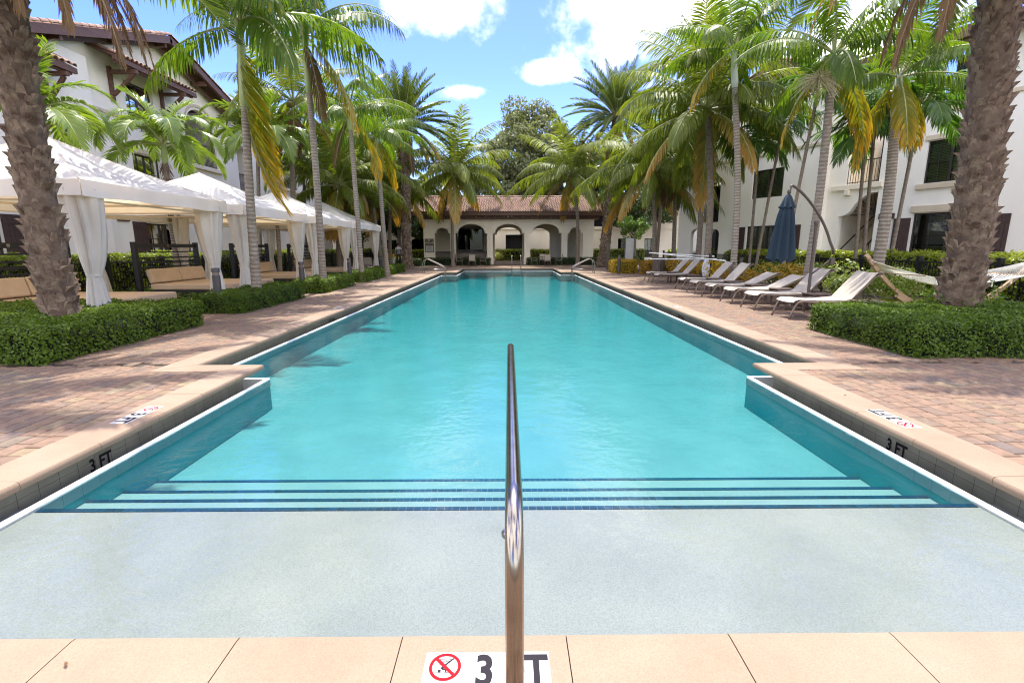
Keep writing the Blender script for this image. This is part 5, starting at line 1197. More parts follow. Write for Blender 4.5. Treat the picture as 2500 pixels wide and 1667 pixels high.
# coconut palms
def coco(label, base, pts, plan, fs=1.0, nuts=5, r0=.14, r1=.105, az0=None):
    t, top = palm(label, base, pts, r0, r1, 'coco', plan, None, 'coconut_palm', .16, az0, fs, 1.6, 'cocotrunk', seg=10)
    for k in range(nuts):
        a = k * 2.4; mb = MB(); mb.lathe([(.001, -.13), (.07, -.11), (.11, -.02), (.09, .08), (.02, .13)], (0, 0, 0), 8); o = mb.build('coconut', M['coconut'], t, smooth=True); o.location = top + V3(math.cos(a) * .22, math.sin(a) * .22, -.22 - .05 * (k % 3))
coco('coconut palm standing left before the pavilion roof', (-4.35, 38, 0), [(-4.3, 38, 3.8), (-3.92, 38, 7.2)], [2, 5, 6, 7, 6, 3, 1], 1.15, az0=.3)
coco('coconut palm standing right before the pavilion roof', (5.41, 38, 0), [(5.3, 38, 3.8), (4.8, 38, 7.0)], [2, 5, 6, 7, 6, 3, 0], 1.15, az0=1.3)
coco('large coconut palm with long drooping fronds behind the far loungers', (8.6, 21, 0), [(8.55, 21, 3.4), (8.15, 21, 7.1)], [2, 5, 7, 8, 7, 3, 0], 1.05, 7, .15, .12, az0=2.0)
coco('short leafy coconut palm behind the rubbish bin', (8.4, 28, 0), [(8.3, 28, 3), (8.0, 28, 5.8)], [2, 5, 7, 8, 7, 3, 0], 1.05, az0=.9)
coco('coconut palm leaning out of the planting behind the fourth cabana', (-10.3, 30, 0), [(-10.1, 30, 3.5), (-10.0, 30, 6.6)], [2, 3, 5, 5, 4, 3, 2], .95)
coco('dark coconut palm left of the far date palm', (-8.7, 33.5, 0), [(-9.0, 33.5, 3), (-9.4, 33.5, 6.2)], [2, 3, 4, 5, 4, 2, 2], .95)
coco('coconut palm among the trees behind the far left dining set', (-12.0, 38, 0), [(-12.0, 38, 4), (-11.6, 38, 8.0)], [2, 3, 5, 5, 4, 2, 1], 1.1)
coco('leafy coconut palm between the third cabana and the far palms', (-9.5, 27.2, 0), [(-9.4, 27.2, 2.5), (-9.2, 27.2, 4.9)], [2, 4, 5, 6, 5, 3, 1], .95)
coco('coconut palm standing between the far left dining table and the date palm', (-8.9, 36.6, 0), [(-8.8, 36.6, 3), (-8.5, 36.6, 6.3)], [2, 4, 5, 6, 5, 3, 1], 1.1)
coco('tall coconut palm rising behind the third cabana planting', (-10.8, 24.6, 0), [(-10.6, 24.6, 4), (-10.2, 24.6, 8.4)], [2, 3, 4, 4, 3, 2, 1], .85)
coco('coconut palm behind the bin and the arched doors', (10.2, 30, 0), [(10.1, 30, 3.6), (9.9, 30, 6.8)], [2, 3, 5, 5, 4, 3, 2], 1.0)
coco('coconut palm at the corner between the right building and the far building', (10.8, 35.5, 0), [(10.9, 35.5, 3.5), (11, 35.5, 7.4)], [2, 3, 5, 5, 4, 3, 1], 1.1)
coco('tall coconut palm whose crown rises over the slim silver palm', (9.6, 24.5, 0), [(9.5, 24.5, 4.5), (9.2, 24.5, 9.3)], [2, 3, 4, 4, 3, 1, 0], .95)
# christmas palms and arecas
def small(label, base, top, kind, plan, r=.1, fs=1.0, shaft=(.7, .085), tm='trunkgrey', az0=None): return palm(label, base, [tuple((a + b) / 2 for a, b in zip(base, top)), top], r, r * .8, kind, plan, shaft, 'christmas_palm' if kind == 'xmas' else 'areca_palm', .08, az0, fs, 1.3, tm, seg=9)
small('bushy arching palm between the thick left trunk and the white gabled wall', (-12.9, 14, 0), (-12.8, 14, 4.45), 'xmas', [2, 5, 5, 4], fs=1.1)
t, tp = small('arching palm with a dark hairy stem above the second cabana roof', (-11.6, 17, 0), (-11.5, 17, 4.3), 'xmas', [2, 5, 6, 4], fs=1.05)
mb = MB()
for k in range(160):
    a = RN.uniform(0, 6.28); z = RN.uniform(-1.3, .15); p = V3(.1, 0, 4.2 + z); e = V3(math.cos(a), math.sin(a), -.6 - RN.random()); mb.tube([p + V3(math.cos(a), math.sin(a), 0) * .06, p + e * .14, p + e * .2 + V3(0, 0, -.08)], [.012, .009, .003], 3, cap=False)
o = mb.build('fibre_skirt', M['fibre'], t); o['kind'] = 'stuff'
small('arching palm before the far left block, beside the nearest silver trunk', (-12.8, 25, 0), (-12.3, 25, 6.4), 'xmas', [2, 5, 6, 5], fs=1.25)
small('low arching palm before the iron balcony of the far left block', (-11.6, 28, 0), (-11.4, 28, 5.0), 'xmas', [2, 5, 6, 4], fs=1.1)
small('yellow-green arching palm between the second silver trunk and far left block', (-10.6, 22.5, 0), (-10.4, 22.5, 5.6), 'xmas', [2, 4, 5, 4], fs=1.15)
GA = []
for lb_, b_, t_, pl, fs in (('thin palm in front of the stair arch, left of the pair', (12.95, 18, 0), (12.7, 18, 5.0), [1, 4, 4, 4], 1.0), ('thin palm in front of the stair arch, right of the pair', (13.25, 18, 0), (12.95, 18, 5.7), [1, 4, 4, 4], 1.0),
        ('thin leaning palm in front of the BLDG 2 wall and near shuttered window', (13.38, 17, 0), (13.66, 17, 5.7), [2, 5, 5, 4], 1.15), ('thin palm crossing the left part of the upper window behind the umbrella', (10.95, 22, 0), (10.9, 22, 5.4), [1, 4, 4, 3], 1.0), ('thin palm leaning across the upper window behind the umbrella', (11.2, 22, 0), (11.8, 22, 6.3), [1, 4, 4, 3], 1.0),
        ('tall thin palm leaning right above the umbrella boom', (10.15, 18, 0), (10.76, 18, 6.3), [1, 4, 4, 3], 1.0)):
    small(lb_, b_, t_, 'areca', pl, .065, fs, (.5, .06), 'cocotrunk')

# broadleaf trees
tree('tall spreading oak behind the pavilion roof', 1.8, 56, 10.8, 4.9, 5.8, M['oak'], 95, 480, .33, .45, .4)
tree('olive green oak behind the right end of the pavilion', 7.5, 57, 8.6, 4.6, 4.6, M['oak'], 70, 420, .33, .4)
tree('rounded green tree behind the left end of the pavilion', -6.0, 54, 6.8, 4.0, 3.8, M['oak'], 60, 400, .32, .3)
tree('dark dense tree left of the far date palm', -12.5, 47, 6.2, 4.2, 4.0, M['darktree'], 44, 380, .28, .3)
tree('broad dark tree behind the far left dining table', -10.0, 45, 4.6, 3.4, 3.0, M['darktree'], 36, 380, .26, .25)
tree('dark dense tree beyond the end of the left block', -19, 52, 7.2, 4.6, 4.4, M['darktree'], 44, 340, .3, .3)
tree('dark dense tree beyond the leaning date palm', 12.0, 47, 6.4, 4.0, 4.2, M['darktree'], 44, 380, .28, .3)
tree('dark tree beyond the far end of the right building', 18, 50, 7.5, 4.6, 4.6, M['darktree'], 40, 340, .3, .3)
tree('small slender tree behind the freestanding sign', 9.9, 39, 3.0, 1.5, 1.0, M['cover'], 26, 120, .14, .07, name='small_tree')

# ------------------------------------------------------------------ cabanas and daybeds
def curtain(mb, c, zt, ztie, h0, ax, flip=1, seed=0):
    rg = random.Random(seed); seg = 44; ph = [rg.uniform(0, 6.28) for _ in range(3)]
    prof = []
    for k in range(25):
        t = k / 24; z = zt + (h0 - zt) * t
        if z > ztie: q = (z - ztie) / (zt - ztie); r = .085 + .19 * q ** .62
        else: q = (ztie - z) / (ztie - h0); r = .085 + .11 * q ** .8
        prof.append((r, z))
    rows = []
    for r, z in prof:
        row = []
        for j in range(seg):
            a = 2 * PI * j / seg; p = 1 + .16 * math.sin(8 * a + ph[0] + z * .5 + .8 * math.sin(2 * a + ph[2])) + .09 * math.sin(13 * a + ph[1] - z * .8) * min(1, r / .15) + .06 * math.sin(3 * a + 2.3 * z + ph[2])
            x, y = r * p * math.cos(a) * ax[0], r * p * math.sin(a) * ax[1]
            sh = .05 * math.sin(PI * max(0, (z - ztie)) / (zt - ztie))
            row.append((c[0] + x, c[1] + y + sh * flip, z))
        rows.append(row)
    o = len(mb.v)
    for row in rows: mb.v += row
    for i in range(len(rows) - 1):
        for j in range(seg): mb.f.append((o + i * seg + j, o + i * seg + (j + 1) % seg, o + (i + 1) * seg + (j + 1) % seg, o + (i + 1) * seg + j)); mb.m.append(0)
def make_cabana(label):
    t = thing('cabana', label, 'cabana', (0, 0, 0), 0, 'white cabanas along the left of the pool')
    x0, x1, y0, y1 = -4.45, 0, 0, 4.0; ze, za = 2.62, 3.72; ap = V3((x0 + x1) / 2, (y0 + y1) / 2, za); E = .1
    cs = [V3(x1 + E, y0 - E, ze), V3(x1 + E, y1 + E, ze), V3(x0 - E, y1 + E, ze), V3(x0 - E, y0 - E, ze)]
    mb = MB(); n = 10
    for k in range(4):
        a, b = cs[k], cs[(k + 1) % 4]; rows = []
        for i in range(n + 1):
            s = i / n; rows.append([(a.lerp(b, j / n)).lerp(ap, s) - V3(0, 0, .09 * math.sin(PI * s) * (.5 + .5 * math.sin(PI * j / n)) + .02 * math.sin(PI * j / n) * (1 - s)) for j in range(n + 1)])
        o = len(mb.v)
        for r_ in rows: mb.v += [tuple(p) for p in r_]
        for i in range(n):
            for j in range(n): q = o + i * (n + 1) + j; mb.f.append((q, q + 1, q + n + 2, q + n + 1)); mb.m.append(0)
    mb.build('canopy', M['canopy'], t, smooth=30)
    for k in range(4):
        a = cs[k]; sm = MB(); sm.tube([a.lerp(ap, i / 10) + V3(0, 0, .004 - .02 * math.sin(PI * i / 10) * 0 - .045 * math.sin(PI * i / 10)) for i in range(11)], .012, 5); sm.build('seam', M['canopy'], t, smooth=True)
    mb = MB()
    for k in range(4):
        a, b = cs[k], cs[(k + 1) % 4]; m_ = 14; o = len(mb.v); out = (b - a).cross(V3(0, 0, 1)).normalized()
        for j in range(m_ + 1):
            p = a.lerp(b, j / m_); w = .012 * math.sin(j * 2.1) if 0 < j < m_ else 0
            mb.v += [tuple(p + out * .004), tuple(p + out * (.01 + w) - V3(0, 0, .27 + .012 * math.sin(j * 1.3)))]
        for j in range(m_): mb.f.append((o + 2 * j, o + 2 * j + 2, o + 2 * j + 3, o + 2 * j + 1)); mb.m.append(0)
    mb.build('valance', M['canopy'], t, smooth=30)
    px0, px1, py0, py1 = x0 + .22, x1 - .18, y0 + .2, y1 - .2
    for x, y in ((px1, py0), (px1, py1), (px0, py0), (px0, py1)): mb = MB(); mb.bx(x - .035, x + .035, y - .035, y + .035, 0, 2.6); mb.build('post', M['cabframe'], t)
    for z in (2.5, 2.32):
        w = .03 if z > 2.4 else .018
        for (xa, ya, xb, yb) in ((px0, py0, px1, py0), (px0, py1, px1, py1), (px0, py0, px0, py1), (px1, py0, px1, py1)): mb = MB(); mb.bar((xa, ya, z), (xb, yb, z), .04, .05 if z > 2.4 else .03); mb.build('rail', M['cabframe'], t)
    for k in range(4):
        mb = MB(); mb.bar(V3((px0, px1)[k % 2], (py0, py1)[k // 2], 2.55), ap - V3(0, 0, .12), .035, .045); mb.build('rafter', M['cabframe'], t)
    mb = MB()
    for k in range(5):
        s = (k + 1) / 6
        for e in (0, 1): a = V3(px0, py0 if e else py1, 2.55).lerp(ap, 0); 
    for i, (x, y, fl) in enumerate(((px1, py0, 1), (px1, py1, -1), (px0, py0, 1), (px0, py1, -1))):
        mb = MB(); curtain(mb, (x, y), 2.48, 1.02, .06, (.95, 1.05), fl, i * 5 + 3); cu = mb.build('curtain', M['curtain'], t, smooth=True)
        mb = MB(); mb.lathe([(.097, .985), (.104, 1.0), (.104, 1.03), (.097, 1.045)], (x, y, 0), 18); mb.build('tie_band', M['curtain'], cu, smooth=True)
    return t
CABL = ['nearest white cabana, partly behind the thick left palm trunk', 'second white cabana along the left, behind the nearest silver palm', 'third white cabana along the left, behind the second silver palm', 'farthest white cabana on the left']
cp_ = make_cabana(CABL[0]); cp_.location = (-7.2, 8.45, 0)
for i in (1, 2, 3): put(cp_, (-7.2, 8.45 + 4.95 * i, 0), 0, CABL[i])
def make_daybed(label):
    t = thing('daybed', label, 'daybed', (0, 0, 0), 0, 'daybeds in the cabanas')
    mb = MB(); mb.bx(-2.9, -.45, -1.25, 1.25, .16, .26); mb.build('base_frame', M['black'], t, bevel=.01)
    for x, y in ((-.6, -1.15), (-.6, 1.15), (-2.8, -1.15), (-2.8, 1.15)): mb = MB(); mb.bx(x - .05, x + .05, y - .05, y + .05, 0, .158); mb.build('leg', M['black'], t)
    for y in (-.63, .63): mb = MB(); mb.bx(-2.86, -.4, y - .615, y + .615, .262, .44); mb.build('mattress', M['cushion'], t, bevel=.04, seg=3)
    for y in (-.63, .63):
        mb = MB(); A = Matrix.Rotation(rad(14), 3, 'Y'); mb.box((-2.83, y, .66), (.17, 1.235, .42), 0, A.transposed()); mb.build('back_cushion', M['cushion'], t, bevel=.04, seg=3)
    for y in (-1.38, 1.38): mb = MB(); mb.bx(-3.12, -3.0, y - .06, y + .06, 0, 1.66); mb.build('screen_post', M['black'], t)
    for k, (z, h) in enumerate(((1.55, .12), (1.36, .035), (1.19, .045), (1.05, .045), (.91, .045), (.77, .045), (.63, .045))): mb = MB(); mb.bx(-3.08, -3.04, -1.32, 1.32, z - h / 2, z + h / 2); mb.build('slat', M['black'], t)
    mb = MB(); mb.lathe([(.001, 0), (.045, 0), (.045, .012), (.001, .012)], (0, 0, 0), 12); o = mb.build('badge', M['steel'], t); o.location = (-3.038, 0, 1.55); o.rotation_euler = (0, PI / 2, 0)
    return t
DBL = ['tan daybed with black slatted screen inside the nearest cabana', 'tan daybed with black slatted screen inside the second cabana', 'tan daybed with black slatted screen inside the third cabana', 'tan daybed with black slatted screen inside the farthest cabana']
db = make_daybed(DBL[0]); db.location = (-7.75, 10.6, 0)
for i in (1, 2, 3): put(db, (-7.75, 10.6 + 4.95 * i, 0), 0, DBL[i])

# bollards
def make_bollard(label):
    t = thing('bollard_light', label, 'bollard light', (0, 0, 0), 0, 'dark bollard lights')
    mb = MB(); mb.lathe([(.085, -.03), (.085, .86)], (0, 0, 0), 16); mb.build('column', M['bollard'], t, smooth=40)
    mb = MB(); mb.lathe([(.07, .862), (.07, .93)], (0, 0, 0), 16); mb.build('lens', M['ring'], t, smooth=40)
    mb = MB(); mb.lathe([(.087, .932), (.087, 1.02), (.08, 1.03), (.02, 1.035)], (0, 0, 0), 16); mb.build('cap', M['bollard'], t, smooth=40)
    return t
bp = make_bollard('bollard light in the hedge before the nearest silver palm'); bp.location = (-6.85, 11.35, 0)
for x, y, l in ((-6.85, 16.05, 'bollard light in the hedge by the second silver palm'), (-6.85, 20.9, 'bollard light in the hedge by the third silver palm'), (-6.85, 26.1, 'bollard light in the farthest left hedge'), (6.2, 27.2, 'bollard light between the yellow hedge and the orange hedge'), (9.9, 20.6, 'wide bollard light behind the far loungers near the hanging towel')): put(bp, (x, y, 0), 0, l)

# ------------------------------------------------------------------ loungers, tables
def make_lounger(label, steep, nm='chaise_lounge'):
    t = thing(nm, label, 'sun lounger', (0, 0, 0), 0, 'beige sling loungers on the right deck'); W_ = .33
    ang = rad(47 if steep else 24); hx, hz = 1.26, .41; bl = .74
    for s in (-1, 1):
        mb = MB(); mb.tube([(0, s * W_, 0), (.05, s * W_, .15), (.11, s * W_, .29), (.16, s * W_, .355), (.25, s * W_, .375), (.6, s * W_, .35), (1.0, s * W_, .36), (1.3, s * W_, .385), (1.62, s * W_, .37), (1.75, s * W_, .34)], .021, 8); mb.build('side_frame', M['taupe'], t, smooth=True)
        mb = MB(); mb.tube([(1.66, s * W_, .36), (1.76, s * W_, .2), (1.82, s * W_, 0)], .02, 8); mb.build('leg', M['taupe'], t, smooth=True)
        mb = MB(); e = V3(math.cos(ang), 0, math.sin(ang)); h0 = V3(hx, s * (W_ - .02), hz - .02)
        mb.tube([h0, h0 + e * bl * .5, h0 + e * bl * .92, h0 + e * bl + V3(.06, 0, -.01)], .016, 7); mb.build('back_frame', M['taupe'], t, smooth=True)
        mb = MB(); mb.tube([h0 + e * bl * .55, V3(hx + .62, s * (W_ - .03), .36)], .008, 6); mb.build('prop', M['taupe'], t)
    for x, z in ((.2, .345), (1.72, .34)): mb = MB(); mb.tube([(x, -W_, z), (x, W_, z)], .014, 7); mb.build('crossbar', M['taupe'], t, smooth=True)
    def strip(pts, name, w):
        mb = MB(); m_ = 6; n = len(pts)
        for sgn in (0, 1):
            for p in pts:
                for j in range(m_ + 1):
                    y = -w + 2 * w * j / m_; mb.v.append((p[0], y, p[1] - .018 * math.sin(PI * j / m_) - .008 * sgn))
        k = n * (m_ + 1)
        for i in range(n - 1):
            for j in range(m_):
                q = i * (m_ + 1) + j; mb.f += [(q, q + 1, q + m_ + 2, q + m_ + 1), (k + q + m_ + 1, k + q + m_ + 2, k + q + 1, k + q)]; mb.m += [0, 0]
        for i in range(n - 1):
            for j in (0, m_): q = i * (m_ + 1) + j; mb.f.append((q, q + m_ + 1, k + q + m_ + 1, k + q)); mb.m.append(0)
        for i in (0, n - 1):
            for j in range(m_): q = i * (m_ + 1) + j; mb.f.append((q, q + 1, k + q + 1, k + q)); mb.m.append(0)
        return mb.build(name, M['sling'], t, smooth=35)
    strip([(.06, .36), (.1, .395), (.17, .415), (.3, .41), (.6, .395), (.9, .395), (1.15, .405), (hx, hz + .012)], 'seat_sling', W_ - .005)
    c, s_ = math.cos(ang), math.sin(ang)
    strip([(hx + .005, hz + .016), (hx + .25 * c * bl, hz + .02 + .25 * s_ * bl), (hx + .6 * c * bl, hz + .03 + .6 * s_ * bl), (hx + .88 * c * bl, hz + .04 + .88 * s_ * bl), (hx + .97 * c * bl, hz + .045 + .95 * s_ * bl), (hx + c * bl + .06, hz + .035 + .97 * s_ * bl), (hx + c * bl + .11, hz + .005 + .94 * s_ * bl)], 'back_sling', W_ - .012)
    return t
lp1 = make_lounger('raised-back lounger nearest the camera, beside the round side table and hammock', True); lp1.location = (5.83, 10.17, 0)
lp2 = make_lounger('low-backed lounger third from the camera, just past the umbrella', False); lp2.location = (5.87, 12.92, 0)
put(lp1, (5.84, 11.65, 0), .01, 'raised-back lounger second from the camera, beneath the blue umbrella')
put(lp2, (5.9, 14.3, 0), -.01, 'low-backed lounger fourth from the camera, between a low and a raised one')
put(lp1, (5.96, 15.7, 0), .015, 'raised-back lounger fifth from the camera, in front of the slim silver palm')
put(lp1, (6.05, 17.12, 0), -.01, 'raised-back lounger sixth from the camera')
put(lp1, (6.02, 19.9, 0), .01, 'raised-back lounger second from the far end, before the hanging towel')
put(lp1, (6.04, 21.2, 0), -.015, 'raised-back lounger farthest from the camera, nearest the bin')
def make_table(label):
    t = thing('side_table', label, 'side table', (0, 0, 0), 0, 'brown side tables between the loungers')
    for k in range(5): mb = MB(); x = -.2 + .1 * k; mb.bx(x - .045, x + .045, -.24, .24, .41, .435); mb.build('slat', M['tabletop'], t, bevel=.004)
    mb = MB(); mb.bx(-.235, .235, -.22, -.19, .355, .408); mb.bx(-.235, .235, .19, .22, .355, .408); mb.build('apron', M['tabletop'], t)
    for x in (-.19, .19):
        for y in (-.17, .17): mb = MB(); mb.bx(x - .028, x + .028, y - .02, y + .02, 0, .354); mb.build('leg', M['tabletop'], t, bevel=.004)
    return t
tp1 = make_table('square slatted side table at the foot of the umbrella pole, between the two nearest loungers'); tp1.location = (7.1, 10.95, 0)
for y, l in ((12.3, 'square slatted side table between the second and third loungers'), (13.62, 'square slatted side table between the two low-backed loungers'), (15.0, 'square slatted side table between the fourth and fifth loungers'), (16.4, 'square slatted side table between the fifth and sixth loungers'), (18.5, 'square slatted side table in the wide gap behind the sixth lounger'), (20.55, 'square slatted side table between the two farthest loungers')): put(tp1, (7.05, y, 0), RN.uniform(-.03, .03), l)
rt = thing('side_table', 'round brown side table next to the nearest lounger, by the right hedge bed', 'side table', (7.15, 9.45, 0))
mb = MB(); mb.lathe([(.01, .40), (.27, .40), (.275, .41), (.275, .43), (.26, .437), (.01, .437)], (0, 0, 0), 28); mb.build('tabletop', M['tabletop'], rt, smooth=35)
mb = MB(); mb.lathe([(.2, .34), (.22, .34), (.22, .398), (.2, .398)], (0, 0, 0), 20); mb.build('apron', M['tabletop'], rt)
for k in range(4): a = k * PI / 2 + .6; mb = MB(); mb.box((.17 * math.cos(a), .17 * math.sin(a), .17), (.06, .045, .338), 0, None, a); mb.build('leg', M['tabletop'], rt)

# umbrella
um = thing('cantilever_umbrella', 'closed navy blue cantilever umbrella hanging from a bronze curved boom over the loungers', 'umbrella', (7.12, 11.35, 0))
mb = MB(); mb.bx(-.5, .5, -.035, .035, .0, .05); mb.build('base_arm', M['bronze'], um); mb = MB(); mb.bx(-.035, .035, -.5, .5, .051, .1); mb.build('base_arm', M['bronze'], um)
mb = MB(); mb.tube([(0, 0, .1), (0, 0, 2.03)], .034, 14); mb.build('pole', M['bronze'], um, smooth=40)
mb = MB(); mb.lathe([(.045, 1.98), (.05, 2.0), (.05, 2.06), (.03, 2.09)], (0, 0, 0), 12); mb.build('pole_cap', M['bronze'], um, smooth=40)
bp_ = trunk_pts((0, 0, 0), [(.46, 0, 1.18), (.36, 0, 1.62), (.14, 0, 2.05), (-.14, 0, 2.42), (-.42, 0, 2.7), (-.62, 0, 2.84), (-.68, 0, 2.83), (-.70, 0, 2.76)], 40)[6:]
mb = MB(); mb.tube(bp_, .03, 12); mb.build('boom', M['bronze'], um, smooth=True)
mb = MB(); mb.tube([(.45, 0, 1.2), (.02, 0, .85)], .018, 8); mb.build('strut', M['bronze'], um, smooth=True)
mb = MB(); mb.box((.47, 0, 1.15), (.1, .08, .16)); mb.build('crank_box', M['bronze'], um, bevel=.01)
mb = MB(); seg = 48; rows = []; zz = [2.66, 2.62, 2.5, 2.38, 2.2, 2.0, 1.75, 1.5, 1.3, 1.17]; rd = [.03, .06, .09, .115, .145, .165, .19, .215, .235, .25]
for z, r in zip(zz, rd):
    for j in range(seg):
        a = 2 * PI * j / seg; f_ = 1 + .28 * math.cos(8 * a + .4) * min(1, (2.66 - z) / .5) + .05 * math.cos(16 * a); mb.v.append((-.72 + r * f_ * math.cos(a) - .02 * (2.66 - z), r * f_ * math.sin(a), z + (.05 * math.cos(8 * a) if z < 1.2 else 0)))
for i in range(len(zz) - 1):
    for j in range(seg): mb.f.append((i * seg + j, i * seg + (j + 1) % seg, (i + 1) * seg + (j + 1) % seg, (i + 1) * seg + j)); mb.m.append(0)
mb.build('canopy', M['navycloth'], um, smooth=True)
mb = MB()
for z, r in ((2.665, .035), (2.6, .08), (2.45, .125), (2.36, .165)):
    for j in range(seg): a = 2 * PI * j / seg; f_ = 1 + .18 * math.cos(8 * a + .4) * (r > .1); mb.v.append((-.72 + r * f_ * math.cos(a), r * f_ * math.sin(a), z + (.02 * math.cos(8 * a) if r > .15 else 0)))
for i in range(3):
    for j in range(seg): mb.f.append((i * seg + j, i * seg + (j + 1) % seg, (i + 1) * seg + (j + 1) % seg, (i + 1) * seg + j)); mb.m.append(0)
mb.build('vent_cap', M['navycloth'], um, smooth=True)
mb = MB(); mb.lathe([(.02, 2.67), (.04, 2.68), (.04, 2.74), (.015, 2.8)], (-.71, 0, 0), 10); mb.build('hub', M['bronze'], um, smooth=True)

# hammock
hm = thing('hammock', 'white rope hammock with wooden spreader bars on the right lawn', 'hammock', (10.9, 11.85, 0))
st = thing('hammock_stand', 'curved larch wood hammock stand on the right lawn', 'hammock stand', (10.9, 11.85, 0))
for s in (-1, 1):
    pts = trunk_pts((0, 0, .13), [(s * .75, 0, .14), (s * 1.15, 0, .32), (s * 1.6, 0, .68), (s * 2.15, 0, 1.28)], 18); pts = [p + V3(0, 0, .13) for p in pts]
    mb = MB()
    for a, b in zip(pts, pts[1:]): mb.bar(a, b + (b - a) * .1, .07, .085)
    mb.build('arm', M['teak'], st); mb = MB()
    for a, b in zip(pts[3:10], pts[4:11]): mb.bar(a - V3(0, 0, .1), b - V3(0, 0, .1) + (b - a) * .1, .1, .085)
    mb.build('brace', M['teak'], st)
    mb = MB(); mb.bx(s * .75 - .06, s * .75 + .06, -.6, .6, .0, .072); mb.build('foot', M['teak'], st, bevel=.01)
mb = MB(); NSt = 22
apL, apR = V3(-2.08, 0, 1.17), V3(2.08, 0, 1.17); bl_, br_ = -1.22, 1.22
def bed(u, w): return V3(bl_ + (br_ - bl_) * u, (w - .5) * 1.3, .82 - .3 * math.sin(PI * u) * (.55 + .45 * math.sin(PI * w)) + .0)
for e, (apx, u) in enumerate(((apL, 0), (apR, 1))):
    mf = MB()
    for k in range(NSt + 1):
        p = bed(u, k / NSt); mf.tube([apx, apx.lerp(p, .5) - V3(0, 0, .02), p], .006, 3, cap=False)
    o = mf.build('rope_fan', M['rope'], hm); o['kind'] = 'stuff'
    mf = MB(); a, b = bed(u, -.04), bed(u, 1.04); mf.tube([a, b], .019, 10); mf.build('spreader_bar', M['teak'], hm, smooth=True)
    mf = MB(); mf.tube([apx, apx + V3(.12 * (1 if e else -1), 0, .08)], .015, 6); mf.build('ring', M['steel'], hm)
mf = MB()
for d_ in (-1, 1):
    for k in range(-16, 33):
        pts = []
        for i in range(25):
            u = i / 24; w = k / 16 + d_ * u * 1.0 if d_ > 0 else k / 16 - u * 1.0
            if 0 <= w <= 1: pts.append(bed(u, w))
            elif len(pts) > 1: break
        if len(pts) > 1: mf.tube(pts, .0075, 3, cap=False)
for w in (0, 1): mf.tube([bed(i / 24, w) for i in range(25)], .014, 5)
o = mf.build('netting', M['rope'], hm); o['kind'] = 'stuff'
for k in range(5):
    p = bed((k + .7) / 5.5, 0); mf = MB(); mf.tube([p, p + V3(.01, 0, -.06), p + V3(0, 0, -.12)], [.012, .014, .018], 5); mf.build('tassel', M['rope'], hm)

# ------------------------------------------------------------------ rails and ladder
hr = thing('handrail', 'polished steel centre handrail rising from the pool steps toward the camera', 'handrail', (.012, 1.08, 0))
def fillet(P_, r, n=10):
    out = [V3(*P_[0])]
    for a, b, c in zip(P_, P_[1:], P_[2:]):
        a, b, c = V3(*a), V3(*b), V3(*c); u, w = (a - b).normalized(), (c - b).normalized(); th = u.angle(w); t = r / math.tan(th / 2)
        p, q = b + u * t, b + w * t; cen = b + (u + w).normalized() * (r / math.sin(th / 2))
        for k in range(n + 1):
            f = k / n; d = ((p - cen) * (1 - f) + (q - cen) * f).normalized() * r; out.append(cen + d)
    out.append(V3(*P_[-1])); return out
pts = fillet([(0, -.05, 0), (0, -.0, .835), (0, 2.41, .80), (0, 2.45, -.6)], .17)
def smooth_path(pts, n=8):
    out = []
    for i in range(len(pts) - 1):
        p0, p1, p2, p3 = [V3(*pts[max(0, min(len(pts) - 1, k))]) for k in (i - 1, i, i + 1, i + 2)]
        for j in range(n): f = j / n; out.append(.5 * ((2 * p1) + (p2 - p0) * f + (2 * p0 - 5 * p1 + 4 * p2 - p3) * f * f + (3 * p1 - p0 - 3 * p2 + p3) * f ** 3))
    out.append(V3(*pts[-1])); return out
mb = MB(); mb.tube(pts, .0242, 20); mb.build('rail', M['steel'], hr, smooth=True)
mb = MB(); mb.tube([(0, 1.57, .80), (0, 1.57, -.23)], .0235, 16); mb.build('post', M['steel'], hr, smooth=True)
mb = MB(); mb.lathe([(.062, -.224), (.062, -.212), (.05, -.2), (.027, -.197)], (0, 1.57, 0), 24); mb.build('escutcheon', M['steel'], hr, smooth=30)
mb = MB(); mb.lathe([(.062, .0055), (.062, .015), (.05, .026), (.027, .028)], (0, -.05, 0), 24); mb.build('escutcheon', M['steel'], hr, smooth=30)
def grab(label, x, y, s):
    t = thing('pool_handrail', label, 'handrail', (x, y, 0), 0, 'steel rails at the far pool corners')
    for dy in (-.25, .25):
        mb = MB(); mb.tube(smooth_path([(-s * .95, dy, 0), (-s * .95, dy, .45), (-s * .9, dy, .7), (-s * .75, dy, .8), (-s * .6, dy, .78), (s * .15, dy, .42), (s * .28, dy, .3), (s * .3, dy, .15), (s * .32, dy, -.7)], 5), .0235, 10); mb.build('rail', M['steel'], t, smooth=True)
        mb = MB(); mb.tube([(-s * .95, dy, .22), (s * .3, dy, .22)], .018, 8); mb.build('crossbar', M['steel'], t, smooth=True)
grab('steel steps handrail at the far left corner of the pool', -4.0, 28.2, 1); grab('steel steps handrail at the far right corner of the pool', 4.0, 28.2, -1)
ld = thing('pool_ladder', 'steel ladder rails at the middle of the far pool wall', 'ladder', (.55, 34.35, 0))
for dx in (-.32, .32):
    mb = MB(); mb.tube(smooth_path([(dx, .75, 0), (dx, .72, .6), (dx, .55, .88), (dx, .35, .9), (dx, .12, .75), (dx, -.08, .3), (dx, -.1, -.8)], 6), .024, 10); mb.build('rail', M['steel'], ld, smooth=True)
for z in (-.15, -.42, -.7): mb = MB(); mb.bx(-.3, .3, -.16, -.05, z - .015, z + .015); mb.build('tread', M['lip'], ld, bevel=.006)

